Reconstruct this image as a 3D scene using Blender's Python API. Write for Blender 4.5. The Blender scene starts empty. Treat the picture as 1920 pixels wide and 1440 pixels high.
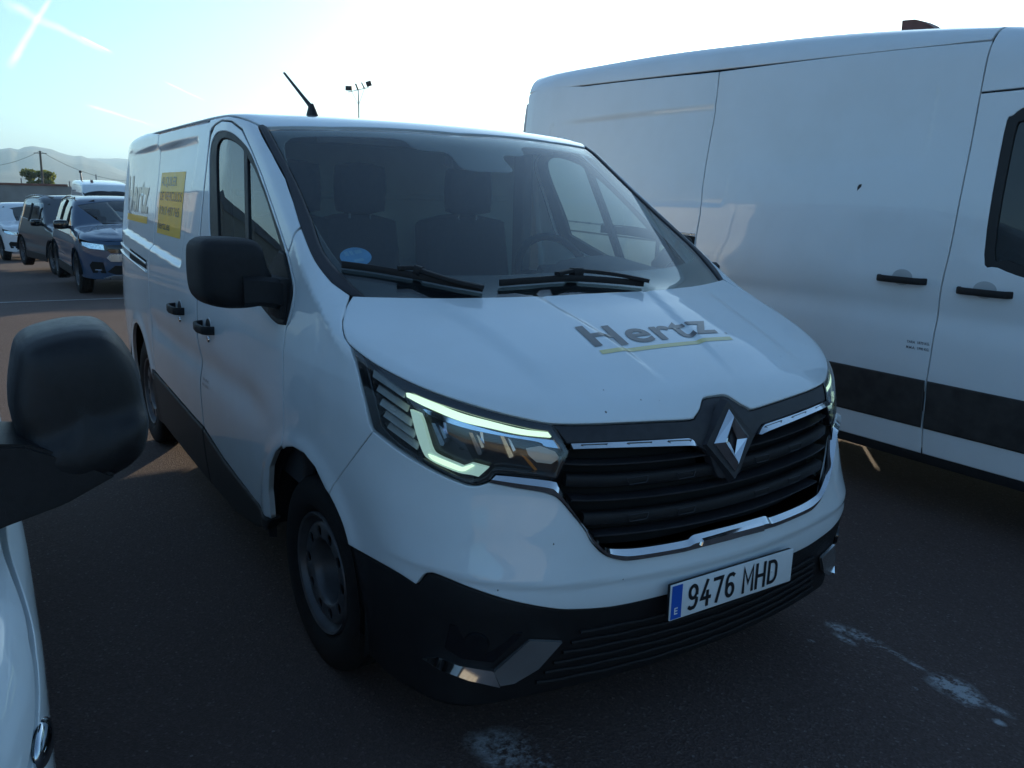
import bpy, bmesh, math, random
import numpy as np
from mathutils import Vector, Matrix
from mathutils.geometry import delaunay_2d_cdt

random.seed(7)
C = bpy.context.scene.collection
scene = bpy.context.scene
R = math.radians

# ------------------------------------------------------------------ camera
CAMP = np.array([2.62687, -1.84468, 1.64640])
YAW, PITCH, ROLL, FPX = 2.5632029, -0.2214630, 0.0265338, 1576.81
def _cam():
    f = np.array([math.cos(PITCH)*math.cos(YAW), math.cos(PITCH)*math.sin(YAW), math.sin(PITCH)])
    r = np.cross(f, [0, 0, 1]); r /= np.linalg.norm(r); u = np.cross(r, f)
    c, s = math.cos(ROLL), math.sin(ROLL)
    return np.array([c*r+s*u, -s*r+c*u, f])
CM = _cam()
cam = bpy.data.cameras.new('camera'); cam.sensor_width = 36.0; cam.lens = 36.0*FPX/1920.0
cam.clip_start = 0.05; cam.clip_end = 20000
camo = bpy.data.objects.new('camera', cam); C.objects.link(camo)
mw = Matrix.Identity(4)
for i in range(3):
    mw[i][0] = CM[0][i]; mw[i][1] = CM[1][i]; mw[i][2] = -CM[2][i]; mw[i][3] = CAMP[i]
camo.matrix_world = mw
scene.camera = camo

# ------------------------------------------------------------------ sky, sun, exposure
SUN_AZ, SUN_EL = 133.9, 8.2          # direction towards the sun, degrees (from +x, counter-clockwise)
world = bpy.data.worlds.new('World'); scene.world = world; world.use_nodes = True
wn = world.node_tree; wn.nodes.clear()
wo = wn.nodes.new('ShaderNodeOutputWorld'); bg = wn.nodes.new('ShaderNodeBackground')
sky = wn.nodes.new('ShaderNodeTexSky'); sky.sky_type = 'NISHITA'; sky.sun_disc = False
sky.sun_elevation = R(SUN_EL); sky.sun_rotation = R(90-SUN_AZ)
sky.air_density = 1.0; sky.dust_density = 1.7; sky.ozone_density = 3.0; sky.altitude = 600
bg.inputs['Strength'].default_value = 0.12
wn.links.new(bg.outputs[0], wo.inputs[0])
# thin contrails: streaks in the sky itself, placed by direction
def vmath(op, a, b=None):
    n = wn.nodes.new('ShaderNodeVectorMath'); n.operation = op
    for k, v in enumerate((a, b)):
        if v is None: continue
        if isinstance(v, (tuple, list)): n.inputs[k].default_value = v
        else: wn.links.new(v, n.inputs[k])
    return n.outputs['Value'] if op == 'DOT_PRODUCT' else n.outputs[0]
def wmath(op, a, b=None, c=None, clamp=False):
    n = wn.nodes.new('ShaderNodeMath'); n.operation = op; n.use_clamp = clamp
    for k, v in enumerate((a, b, c)):
        if v is None: continue
        if isinstance(v, (int, float)): n.inputs[k].default_value = v
        else: wn.links.new(v, n.inputs[k])
    return n.outputs[0]
def raydir(px, py):
    d = CM.T @ np.array([(px-960)/FPX, (720-py)/FPX, 1.0]); return d/np.linalg.norm(d)
tc = wn.nodes.new('ShaderNodeTexCoord'); DIR = tc.outputs['Generated']
nz = wn.nodes.new('ShaderNodeTexNoise'); nz.inputs['Scale'].default_value = 26; nz.inputs['Detail'].default_value = 7
nz.inputs['Roughness'].default_value = 0.65
wn.links.new(DIR, nz.inputs['Vector'])
nzf = nz.outputs['Fac']
col = sky.outputs[0]
total = None
for (a, b, w0, w1, amp) in (((0, 0), (215, 104), .007, .0025, .30), ((100, -12), (14, 130), .0026, .0055, .42),
                            ((150, 68), (210, 98), .0016, .0010, .7),
                            ((158, 196), (298, 238), .0022, .0010, .5), ((305, 152), (388, 190), .0012, .0010, .5)):
    A, B = raydir(*a), raydir(*b)
    n = np.cross(A, B); n /= np.linalg.norm(n); t = np.cross(n, A); L = math.acos(max(-1, min(1, A @ B)))
    dn = vmath('DOT_PRODUCT', DIR, tuple(n)); dt = vmath('DOT_PRODUCT', DIR, tuple(t))
    s = wmath('DIVIDE', dt, math.sin(L))
    wob = wmath('MULTIPLY_ADD', nzf, w0*1.6, -w0*.8)
    dd = wmath('ABSOLUTE', wmath('ADD', dn, wob))
    wid = wmath('MULTIPLY_ADD', s, (w1-w0), w0)
    k = wmath('SUBTRACT', 1.0, wmath('DIVIDE', dd, wmath('MAXIMUM', wid, .0008)), clamp=True)
    e1 = wmath('MULTIPLY', s, 6.0, clamp=True); e2 = wmath('MULTIPLY', wmath('SUBTRACT', 1.0, s), 6.0, clamp=True)
    k = wmath('MULTIPLY', wmath('MULTIPLY', k, wmath('MULTIPLY', e1, e2)), amp)
    k = wmath('MULTIPLY', k, wmath('MULTIPLY_ADD', nzf, 1.5, .1))
    k = wmath('MULTIPLY', k, wmath('GREATER_THAN', vmath('DOT_PRODUCT', DIR, tuple(A)), 0.3))
    total = k if total is None else wmath('ADD', total, k)
mx = wn.nodes.new('ShaderNodeMix'); mx.data_type = 'RGBA'
wn.links.new(wmath('MULTIPLY', total, 1.0, clamp=True), mx.inputs['Factor'])
hs = wn.nodes.new('ShaderNodeHueSaturation'); hs.inputs['Saturation'].default_value = .80; wn.links.new(col, hs.inputs['Color'])
wb = wn.nodes.new('ShaderNodeMix'); wb.data_type = 'RGBA'; wb.blend_type = 'MULTIPLY'; wb.inputs['Factor'].default_value = 1; wb.inputs['B'].default_value = (.79, 1.03, 1.14, 1)   # camera white balance
wn.links.new(hs.outputs[0], wb.inputs['A']); col = wb.outputs['Result']
wn.links.new(col, mx.inputs['A']); mx.inputs['B'].default_value = (8.8, 9.0, 9.0, 1)
wn.links.new(mx.outputs['Result'], bg.inputs['Color'])

sun = bpy.data.lights.new('sun', 'SUN'); sun.energy = 3.6; sun.angle = R(0.55); sun.color = (1.0, 0.80, 0.56)
suno = bpy.data.objects.new('sun', sun); C.objects.link(suno)
sd = Vector((math.cos(R(SUN_AZ))*math.cos(R(SUN_EL)), math.sin(R(SUN_AZ))*math.cos(R(SUN_EL)), math.sin(R(SUN_EL))))
suno.rotation_euler = sd.to_track_quat('Z', 'Y').to_euler(); suno.location = (0, 0, 30)
scene.view_settings.view_transform = 'Standard'; scene.view_settings.look = 'None'
scene.view_settings.exposure = 1.12; scene.view_settings.gamma = 1.0; scene.view_settings.use_curve_mapping = False
scene.cycles.max_bounces = 8; scene.cycles.glossy_bounces = 4; scene.cycles.transparent_max_bounces = 16
scene.cycles.volume_bounces = 0

# ------------------------------------------------------------------ materials
def mat(name, base=(.8, .8, .8), rough=.5, metal=0., coat=0., coat_rough=.03, spec=.5, emit=None, es=0., alpha=None, trans=0., ior=1.45):
    m = bpy.data.materials.new(name); m.use_nodes = True
    b = m.node_tree.nodes['Principled BSDF']
    b.inputs['Base Color'].default_value = (*base, 1); b.inputs['Roughness'].default_value = rough
    b.inputs['Metallic'].default_value = metal; b.inputs['Coat Weight'].default_value = coat
    b.inputs['Coat Roughness'].default_value = coat_rough; b.inputs['Specular IOR Level'].default_value = spec
    b.inputs['IOR'].default_value = ior
    if emit: b.inputs['Emission Color'].default_value = (*emit, 1); b.inputs['Emission Strength'].default_value = es
    return m
def nd(m, t): return m.node_tree.nodes.new(t)
def lk(m, a, b): m.node_tree.links.new(a, b)
def bsdf(m): return m.node_tree.nodes['Principled BSDF']
def noisy(m, scale=8, amt=.25, detail=6, rough_amt=.1, bump=0., bscale=None, vec='Object'):
    """procedural variation of colour and gloss, optional fine relief"""
    b = bsdf(m); base = tuple(b.inputs['Base Color'].default_value); r0 = b.inputs['Roughness'].default_value
    tcn = nd(m, 'ShaderNodeTexCoord'); n = nd(m, 'ShaderNodeTexNoise'); n.inputs['Scale'].default_value = scale; n.inputs['Detail'].default_value = detail
    lk(m, tcn.outputs[vec], n.inputs['Vector'])
    cr = nd(m, 'ShaderNodeValToRGB'); cr.color_ramp.elements[0].position = .3; cr.color_ramp.elements[1].position = .7
    cr.color_ramp.elements[0].color = tuple(c*(1-amt) for c in base[:3])+(1,); cr.color_ramp.elements[1].color = tuple(min(1, c*(1+amt)) for c in base[:3])+(1,)
    lk(m, n.outputs['Fac'], cr.inputs['Fac']); lk(m, cr.outputs['Color'], b.inputs['Base Color'])
    mr = nd(m, 'ShaderNodeMapRange'); mr.inputs['To Min'].default_value = max(0, r0-rough_amt); mr.inputs['To Max'].default_value = min(1, r0+rough_amt)
    lk(m, n.outputs['Fac'], mr.inputs['Value']); lk(m, mr.outputs['Result'], b.inputs['Roughness'])
    if bump:
        n2 = nd(m, 'ShaderNodeTexNoise'); n2.inputs['Scale'].default_value = bscale or scale*6; n2.inputs['Detail'].default_value = 4
        lk(m, tcn.outputs[vec], n2.inputs['Vector'])
        bp = nd(m, 'ShaderNodeBump'); bp.inputs['Strength'].default_value = bump; bp.inputs['Distance'].default_value = .01
        lk(m, n2.outputs['Fac'], bp.inputs['Height']); lk(m, bp.outputs['Normal'], b.inputs['Normal'])
    return m
def paint(name, base, bugs=0., dust=.10, orange=.004, rough=.45):
    """car paint: clear coat, faint waviness, a dusty film and (on noses) insect specks"""
    m = mat(name, base, rough=rough, coat=1.0, coat_rough=.035)
    b = bsdf(m); tcn = nd(m, 'ShaderNodeTexCoord')
    n = nd(m, 'ShaderNodeTexNoise'); n.inputs['Scale'].default_value = 2.3; n.inputs['Detail'].default_value = 8; n.inputs['Roughness'].default_value = .62
    lk(m, tcn.outputs['Object'], n.inputs['Vector'])
    mix = nd(m, 'ShaderNodeMix'); mix.data_type = 'RGBA'
    mix.inputs['A'].default_value = (*base, 1); mix.inputs['B'].default_value = (base[0]*.62+.05, base[1]*.58+.04, base[2]*.5+.03, 1)
    mr = nd(m, 'ShaderNodeMapRange'); mr.inputs['From Min'].default_value = .42; mr.inputs['From Max'].default_value = .8; mr.inputs['To Max'].default_value = dust*2.2
    lk(m, n.outputs['Fac'], mr.inputs['Value'])
    sp = nd(m, 'ShaderNodeSeparateXYZ'); lk(m, tcn.outputs['Object'], sp.inputs[0])
    low = nd(m, 'ShaderNodeMapRange'); low.inputs['From Min'].default_value = .85; low.inputs['From Max'].default_value = .25; low.inputs['To Min'].default_value = 0; low.inputs['To Max'].default_value = dust*1.1
    lk(m, sp.outputs['Z'], low.inputs['Value'])
    ad = nd(m, 'ShaderNodeMath'); ad.operation = 'ADD'; ad.use_clamp = True
    lk(m, mr.outputs[0], ad.inputs[0]); lk(m, low.outputs[0], ad.inputs[1]); lk(m, ad.outputs[0], mix.inputs['Factor'])
    out = mix.outputs['Result']
    if bugs:
        v = nd(m, 'ShaderNodeTexVoronoi'); v.inputs['Scale'].default_value = 19; v.inputs['Randomness'].default_value = 1
        mp = nd(m, 'ShaderNodeMapping'); mp.inputs['Scale'].default_value = (1.0, 1.25, .8); lk(m, tcn.outputs['Object'], mp.inputs[0]); lk(m, mp.outputs[0], v.inputs['Vector'])
        sep = nd(m, 'ShaderNodeSeparateColor'); lk(m, v.outputs['Color'], sep.inputs[0])
        rad = nd(m, 'ShaderNodeMapRange'); rad.inputs['From Min'].default_value = .42; rad.inputs['From Max'].default_value = 1.0; rad.inputs['To Max'].default_value = .095
        lk(m, sep.outputs[0], rad.inputs['Value'])
        n3 = nd(m, 'ShaderNodeTexNoise'); n3.inputs['Scale'].default_value = 130; lk(m, tcn.outputs['Object'], n3.inputs['Vector'])
        jit = nd(m, 'ShaderNodeMath'); jit.operation = 'MULTIPLY_ADD'; jit.inputs[1].default_value = .08; jit.inputs[2].default_value = -.035
        lk(m, n3.outputs['Fac'], jit.inputs[0])
        ds = nd(m, 'ShaderNodeMath'); ds.operation = 'ADD'; lk(m, v.outputs['Distance'], ds.inputs[0]); lk(m, jit.outputs[0], ds.inputs[1])
        lt = nd(m, 'ShaderNodeMath'); lt.operation = 'LESS_THAN'; lk(m, ds.outputs[0], lt.inputs[0]); lk(m, rad.outputs[0], lt.inputs[1])
        # only where the nose meets the wind: object x above 0.62
        gx = nd(m, 'ShaderNodeMapRange'); gx.inputs['From Min'].default_value = .62; gx.inputs['From Max'].default_value = .72; lk(m, sp.outputs['X'], gx.inputs['Value'])
        mu = nd(m, 'ShaderNodeMath'); mu.operation = 'MULTIPLY'; lk(m, lt.outputs[0], mu.inputs[0]); lk(m, gx.outputs[0], mu.inputs[1])
        mu2 = nd(m, 'ShaderNodeMath'); mu2.operation = 'MULTIPLY'; mu2.inputs[1].default_value = bugs; lk(m, mu.outputs[0], mu2.inputs[0])
        m2 = nd(m, 'ShaderNodeMix'); m2.data_type = 'RGBA'; lk(m, mu2.outputs[0], m2.inputs['Factor']); lk(m, out, m2.inputs['A']); m2.inputs['B'].default_value = (.06, .05, .045, 1)
        out = m2.outputs['Result']
    lk(m, out, b.inputs['Base Color'])
    rr = nd(m, 'ShaderNodeMapRange'); rr.inputs['To Min'].default_value = .008; rr.inputs['To Max'].default_value = .05; lk(m, n.outputs['Fac'], rr.inputs['Value'])
    lk(m, rr.outputs[0], b.inputs['Coat Roughness'])
    nb = nd(m, 'ShaderNodeTexNoise'); nb.inputs['Scale'].default_value = 5; nb.inputs['Detail'].default_value = 2; lk(m, tcn.outputs['Object'], nb.inputs['Vector'])
    bp = nd(m, 'ShaderNodeBump'); bp.inputs['Strength'].default_value = orange*4; bp.inputs['Distance'].default_value = .02
    lk(m, nb.outputs['Fac'], bp.inputs['Height']); lk(m, bp.outputs['Normal'], b.inputs['Coat Normal'])
    return m
def glass(name, tint=(.75, .82, .80), film=.0, filmcol=(.5, .5, .5)):
    """pane: tinted see-through plus a mirror coat by Fresnel, optional dusty film"""
    m = bpy.data.materials.new(name); m.use_nodes = True; t = m.node_tree; t.nodes.clear()
    o = t.nodes.new('ShaderNodeOutputMaterial'); tr = t.nodes.new('ShaderNodeBsdfTransparent'); tr.inputs[0].default_value = (*tint, 1)
    g = t.nodes.new('ShaderNodeBsdfGlossy'); g.inputs['Roughness'].default_value = .012; g.inputs[0].default_value = (1, 1, 1, 1)
    gg = t.nodes.new('ShaderNodeNewGeometry'); dp = t.nodes.new('ShaderNodeVectorMath'); dp.operation = 'DOT_PRODUCT'
    t.links.new(gg.outputs['Incoming'], dp.inputs[0]); t.links.new(gg.outputs['Normal'], dp.inputs[1])
    def mm(op, a, b):
        n = t.nodes.new('ShaderNodeMath'); n.operation = op
        for k, v in enumerate((a, b)):
            if isinstance(v, (int, float)): n.inputs[k].default_value = v
            elif v is not None: t.links.new(v, n.inputs[k])
        return n.outputs[0]
    f = mm('ADD', mm('MULTIPLY', mm('POWER', mm('SUBTRACT', 1.0, mm('ABSOLUTE', dp.outputs['Value'], None)), 4.0), .92), .055)
    tcn = t.nodes.new('ShaderNodeTexCoord')
    base = tr.outputs[0]
    if film:
        d = t.nodes.new('ShaderNodeBsdfDiffuse'); d.inputs[0].default_value = (*filmcol, 1)
        n = t.nodes.new('ShaderNodeTexNoise'); n.inputs['Scale'].default_value = 3; n.inputs['Detail'].default_value = 8; t.links.new(tcn.outputs['Object'], n.inputs['Vector'])
        mr = t.nodes.new('ShaderNodeMapRange'); mr.inputs['From Min'].default_value = .25; mr.inputs['From Max'].default_value = .8
        mr.inputs['To Min'].default_value = film*.5; mr.inputs['To Max'].default_value = film*1.5; t.links.new(n.outputs['Fac'], mr.inputs['Value'])
        ms = t.nodes.new('ShaderNodeMixShader'); t.links.new(mr.outputs[0], ms.inputs[0]); t.links.new(base, ms.inputs[1]); t.links.new(d.outputs[0], ms.inputs[2]); base = ms.outputs[0]
    ms = t.nodes.new('ShaderNodeMixShader'); t.links.new(f, ms.inputs[0]); t.links.new(base, ms.inputs[1]); t.links.new(g.outputs[0], ms.inputs[2])
    t.links.new(ms.outputs[0], o.inputs[0])
    return m
M = {}
M['white'] = paint('white_paint', (.74, .79, .81), dust=.13)
M['white_nose'] = paint('white_nose_paint', (.74, .79, .81), bugs=.9, dust=.12)
M['white_tall'] = paint('white_paint_tall_van', (.75, .785, .80), dust=.10)
M['plastic'] = noisy(mat('dark_plastic', (.014, .013, .014), rough=.55, spec=.35), 60, .2, bump=.25, bscale=900)
M['plastic_grey'] = noisy(mat('grey_plastic', (.030, .029, .033), rough=.42, spec=.4), 40, .2, bump=.15, bscale=900)
M['sill'] = noisy(mat('sill_plastic', (.040, .036, .034), rough=.55, spec=.35), 14, .3, bump=.2, bscale=700)
M['gloss_black'] = noisy(mat('gloss_black', (.008, .008, .010), rough=.14, coat=.6), 10, .2, rough_amt=.05)
M['chrome'] = noisy(mat('chrome', (.78, .79, .80), rough=.07, metal=1.0), 9, .06, rough_amt=.04)
M['chrome_dark'] = noisy(mat('satin_chrome', (.34, .36, .38), rough=.28, metal=1.0), 9, .1, rough_amt=.06)
M['mirror_plastic'] = noisy(mat('grained_mirror_plastic', (.012, .011, .012), rough=.42, spec=.42), 60, .2, bump=.2, bscale=700)
M['bowl'] = noisy(mat('handle_recess_paint', (.42, .44, .45), rough=.4, coat=.6), 12, .08)
M['blade'] = noisy(mat('satin_bright_metal', (.62, .63, .63), rough=.22, metal=.9), 9, .1)
M['black'] = noisy(mat('deep_black', (.006, .006, .006), rough=.9), 10, .2)
M['rubber'] = noisy(mat('tyre_rubber', (.014, .013, .013), rough=.8, spec=.3), 30, .3, bump=.35, bscale=160)
M['steel'] = noisy(mat('painted_steel_wheel', (.09, .09, .095), rough=.42, metal=.3), 12, .25, bump=.05)
M['hub'] = noisy(mat('hub_metal', (.045, .045, .05), rough=.5, metal=.4), 25, .3)
M['seal'] = noisy(mat('rubber_seal', (.012, .012, .013), rough=.5), 30, .2)
M['wsglass'] = glass('windshield_glass', (.76, .85, .82), film=.012, filmcol=(.5, .56, .58))
M['sideglass'] = glass('side_window_glass', (.42, .52, .49), film=.025)
M['lampglass'] = glass('lamp_lens', (.86, .90, .90), film=.02)
M['carglass'] = glass('car_window_glass', (.20, .24, .25), film=.03)
M['frit'] = noisy(mat('window_frit', (.010, .010, .012), rough=.12, coat=.5), 20, .2, rough_amt=.04)
M['seat'] = noisy(mat('seat_fabric', (.018, .018, .020), rough=.9), 50, .3, bump=.3, bscale=500)
M['dash'] = noisy(mat('dashboard_plastic', (.040, .042, .046), rough=.6), 60, .2, bump=.2, bscale=600)
M['bulkhead'] = noisy(mat('bulkhead_panel', (.40, .45, .42), rough=.6), 4, .08)
M['trim'] = noisy(mat('interior_trim', (.17, .17, .165), rough=.8), 10, .1)
M['led'] = mat('lit_led_strip', (.7, .75, .68), rough=.3, emit=(.70, 1.0, .66), es=.55)
M['led_dim'] = mat('led_light_guide', (.62, .72, .66), rough=.25, emit=(.60, .92, .74), es=.17)
M['amber'] = noisy(mat('amber_lens', (.55, .16, .02), rough=.2, coat=.7), 30, .2)
M['lampin'] = noisy(mat('lamp_housing', (.010, .011, .013), rough=.2, coat=.5), 20, .3)
M['reflector'] = noisy(mat('lamp_reflector', (.55, .62, .68), rough=.09, metal=1.0), 30, .25)
M['blue_refl'] = noisy(mat('lamp_trim_chrome', (.62, .70, .82), rough=.08, metal=1.0), 20, .1)
M['louvre'] = noisy(mat('lamp_louvre', (.52, .52, .50), rough=.25, metal=.2), 20, .15)
M['plate'] = noisy(mat('plate_white', (.72, .74, .74), rough=.35, coat=.3), 14, .06)
M['plate_blue'] = noisy(mat('plate_blue', (.02, .10, .46), rough=.35), 14, .06)
M['ink'] = noisy(mat('black_print', (.015, .015, .017), rough=.35, coat=.4), 30, .2)
M['ink_grey'] = noisy(mat('grey_print', (.07, .066, .068), rough=.35, coat=.7), 30, .2)
M['yellow'] = noisy(mat('yellow_print', (.88, .50, .005), rough=.4, coat=.25), 10, .08)
M['yellow_faded'] = noisy(mat('yellow_underline_print', (.72, .62, .26), rough=.4, coat=.8), 10, .08)
M['white_print'] = noisy(mat('white_print', (.78, .78, .78), rough=.4), 10, .05)
M['sticker_blue'] = noisy(mat('blue_sticker', (.10, .28, .50), rough=.4), 20, .15)
M['sticker_pale'] = noisy(mat('pale_sticker_print', (.20, .38, .55), rough=.4), 20, .15)
M['concrete'] = noisy(mat('wall_render', (.30, .28, .26), rough=.9), .8, .2, bump=.4)
M['paint_line'] = noisy(mat('road_paint', (.30, .30, .29), rough=.8), 9, .4)
M['mast'] = noisy(mat('galvanised_steel', (.22, .23, .24), rough=.55, metal=.5), 6, .2)

# ------------------------------------------------------------------ objects
def link(name, me, m=None, parent=None):
    o = bpy.data.objects.new(name, me); C.objects.link(o)
    if m is not None and me is not None: me.materials.append(m)
    if parent is not None: o.parent = parent
    return o
def thing(name, label, cat, loc=(0, 0, 0), rz=0., group=None):
    o = link(name, None); o.location = loc; o.rotation_euler = (0, 0, rz); o['label'] = label; o['category'] = cat
    if group: o['group'] = group
    return o
def tag(o, label, cat, group=None, kind=None):
    if label: o['label'] = label
    if cat: o['category'] = cat
    if group: o['group'] = group
    if kind: o['kind'] = kind
    return o
def copy_tree(o, parent=None):
    c = o.copy(); C.objects.link(c); c.parent = parent
    for ch in list(o.children): copy_tree(ch, c)
    return c
def mesh_of(name, V, F, N=None, smooth=True):
    me = bpy.data.meshes.new(name); me.from_pydata([tuple(map(float, v)) for v in V], [], [tuple(map(int, f)) for f in F]); me.update()
    if smooth:
        me.shade_smooth()
        if N is not None: me.normals_split_custom_set_from_vertices([tuple(map(float, n)) for n in N])
    return me
def bm_mesh(name, bm, smooth=False, angle=None):
    me = bpy.data.meshes.new(name); bm.to_mesh(me); bm.free()
    if smooth: me.shade_smooth()
    if angle is not None: me.shade_smooth(); me.set_sharp_from_angle(angle=R(angle))
    return me
def box(bm, c, s, rot=None, bev=0.):
    g = bmesh.ops.create_cube(bm, size=1.0); vs = g['verts']
    mt = Matrix.Translation(c) @ (rot if rot is not None else Matrix.Identity(4)) @ Matrix.Diagonal((*s, 1))
    bmesh.ops.transform(bm, matrix=mt, verts=vs)
    if bev:
        es = list({e for v in vs for e in v.link_edges}); bmesh.ops.bevel(bm, geom=es, offset=bev, segments=2, profile=.6, affect='EDGES')
def cyl(bm, a, b, r0, r1=None, n=16, caps=True):
    a, b = Vector(a), Vector(b); d = b-a; r1 = r0 if r1 is None else r1
    g = bmesh.ops.create_cone(bm, cap_ends=caps, segments=n, radius1=r0, radius2=r1, depth=d.length)
    bmesh.ops.transform(bm, matrix=Matrix.Translation((a+b)/2) @ d.to_track_quat('Z', 'Y').to_matrix().to_4x4(), verts=g['verts'])
def lathe(bm, prof, n=48, axis='Y'):
    """prof: (r, h) points, spun about the axis"""
    rings = []
    for (r, h) in prof:
        ring = []
        for k in range(n):
            a = 2*math.pi*k/n
            ring.append(bm.verts.new((r*math.cos(a), h, r*math.sin(a))))
        rings.append(ring)
    for i in range(len(rings)-1):
        for k in range(n):
            bm.faces.new((rings[i][k], rings[i][(k+1) % n], rings[i+1][(k+1) % n], rings[i+1][k]))
    return rings
def tube_mesh(name, pts, r, n=10, up=(0, 0, 1), flat=None):
    """tube through points; r scalar or list; flat=(w,h) for a rectangular bar"""
    P = [Vector(p) for p in pts]; bm = bmesh.new(); rings = []
    for i, q in enumerate(P):
        t = (P[min(i+1, len(P)-1)]-P[max(i-1, 0)]).normalized(); u = Vector(up); s = t.cross(u)
        if s.length < 1e-4: s = t.cross(Vector((0, 1, 0)))
        s.normalize(); u = s.cross(t).normalized(); rr = r[i] if isinstance(r, (list, tuple)) else r
        if flat: w, h = flat; ring = [q+s*w*a/2+u*h*b/2 for a, b in ((-1, -.7), (-.7, -1), (.7, -1), (1, -.7), (1, .7), (.7, 1), (-.7, 1), (-1, .7))]
        else: ring = [q+s*rr*math.cos(2*math.pi*k/n)+u*rr*math.sin(2*math.pi*k/n) for k in range(n)]
        rings.append([bm.verts.new(v) for v in ring])
    for a, b in zip(rings, rings[1:]):
        for k in range(len(a)): bm.faces.new((a[k], a[(k+1) % len(a)], b[(k+1) % len(a)], b[k]))
    bm.faces.new(rings[0][::-1]); bm.faces.new(rings[-1])
    bmesh.ops.recalc_face_normals(bm, faces=bm.faces)
    return bm_mesh(name, bm, angle=50)
# ------------------------------------------------------------------ vehicle skins: smooth implicit surfaces
def smax(a, b, k):
    k = np.maximum(k, 1e-4); h = np.maximum(k-np.abs(a-b), 0)/k
    return np.maximum(a, b)+h*h*k*.25
def smin(a, b, k): return -smax(-a, -b, k)
def sst(t):
    t = np.clip(t, 0, 1); return t*t*(3-2*t)
def spl(xs, ys):
    xs = np.array(xs, float); ys = np.array(ys, float); n = len(xs); h = np.diff(xs); d = np.diff(ys)/h
    m = np.zeros(n); m[0] = d[0]; m[-1] = d[-1]
    for i in range(1, n-1):
        m[i] = 0 if d[i-1]*d[i] <= 0 else (h[i-1]+h[i])*3/((2*h[i]+h[i-1])/d[i-1]+(h[i]+2*h[i-1])/d[i])
    def f(x):
        x = np.asarray(x, float); xc = np.clip(x, xs[0], xs[-1])
        i = np.clip(np.searchsorted(xs, xc, side='right')-1, 0, n-2); t = (xc-xs[i])/h[i]
        y = ys[i]*(1+2*t)*(1-t)**2+m[i]*h[i]*t*(1-t)**2+ys[i+1]*t*t*(3-2*t)+m[i+1]*h[i]*t*t*(t-1)
        return y+np.where(x < xs[0], (x-xs[0])*m[0], 0)+np.where(x > xs[-1], (x-xs[-1])*m[-1], 0)
    return f
class Skin:
    """closed body shell: side, nose, bonnet, windscreen, roof and tail sheets blended together"""
    def __init__(s, W, Wn, N, H, Rf, KC, Wf, Q, ws, rear, ny=.17, feat=None, kr=.18, x0=.1, khw=.03, ktr=.08):
        s.W, s.Wn, s.N, s.H, s.Rf, s.KC, s.Wf = [spl(*a) for a in (W, Wn, N, H, Rf, KC, Wf)]
        s.Q, s.ws, s.rear, s.ny, s.feat, s.kr, s.x0, s.khw, s.ktr = Q, ws, rear, ny, feat, kr, x0, khw, ktr
    def base(s, P):
        x, y, z = P[..., 0], np.abs(P[..., 1]), P[..., 2]; Q = s.Q
        fs = y-(s.W(z)-s.Wn(x)-Q[7]*np.clip((z-1.1)/.8, 0, 1)*np.clip((x+1.1)/.9, 0, 1)-s.Wf(z)*np.clip((x-s.x0)/.7, 0, 1))
        fn = x-(s.N(z)-s.ny*y*y)
        h = s.H(x)-Q[0]*y*y
        w = s.ws[1]-s.ws[2]*(x-s.ws[0]+Q[1]*y*y)
        r = s.Rf(x)-Q[2]*y*y
        ft = (z-smin(smax(h, w, s.khw), r, s.ktr))*.85
        f = smax(fn, fs, s.KC(z))
        f = smax(f, ft, np.maximum(Q[3]+Q[4]*np.clip((z-1.4)/.4, 0, 1)+Q[5]*np.clip((y-.5)/.3, 0, 1), .03))
        return smax(f, -(x-s.rear)+Q[6]*np.clip(z-1, 0, 1), s.kr)
    def __call__(s, P):
        f = s.base(P)
        return f-s.feat(P[..., 0], np.abs(P[..., 1]), P[..., 2]) if s.feat else f
    def grad(s, P, e=.003):
        g = np.stack([s(P+np.eye(3)[k]*e)-s(P-np.eye(3)[k]*e) for k in range(3)], -1)
        return g/np.maximum(np.linalg.norm(g, axis=-1, keepdims=True), 1e-9)
    def trace(s, o, d, it=60):
        d = d/np.linalg.norm(d, axis=1, keepdims=True); t = np.zeros(len(o))
        for _ in range(it): t = np.clip(t+s(o+t[:, None]*d)*.85, 0, 40)
        return o+t[:, None]*d
    def snap(s, P, it=6):
        P = np.array(P, float)
        for _ in range(it): P = P-s(P)[:, None]*s.grad(P)*.9
        return P
class DX:      # unrolled about a lengthwise axis at height zc (good for sides, roof, bonnet)
    def __init__(s, zc=1.15, r=.9): s.zc, s.r = zc, r
    def uv(s, P): return np.stack([P[:, 0], np.arctan2(-P[:, 1], P[:, 2]-s.zc)*s.r], 1)
    def ray(s, uv):
        a = uv[:, 1]/s.r; z = np.zeros(len(a))
        return np.stack([uv[:, 0], -2.4*np.sin(a), s.zc+2.4*np.cos(a)], 1), np.stack([z, np.sin(a), -np.cos(a)], 1)
    def mir(s, uv): return uv*[1, -1]
class DZ:      # unrolled about a vertical axis at xc (good for the nose)
    def __init__(s, xc=.0, r=.9): s.xc, s.r = xc, r
    def uv(s, P): return np.stack([np.arctan2(-P[:, 1], P[:, 0]-s.xc)*s.r, P[:, 2]], 1)
    def ray(s, uv):
        a = uv[:, 0]/s.r; z = np.zeros(len(a))
        return np.stack([s.xc+2.2*np.cos(a), -2.2*np.sin(a), uv[:, 1]], 1), np.stack([-np.cos(a), np.sin(a), z], 1)
    def mir(s, uv): return uv*[-1, 1]
SIDE = DX(1.15, .9); HOODD = DX(.55, .75); NOSE = DZ(.0, .95)
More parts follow.
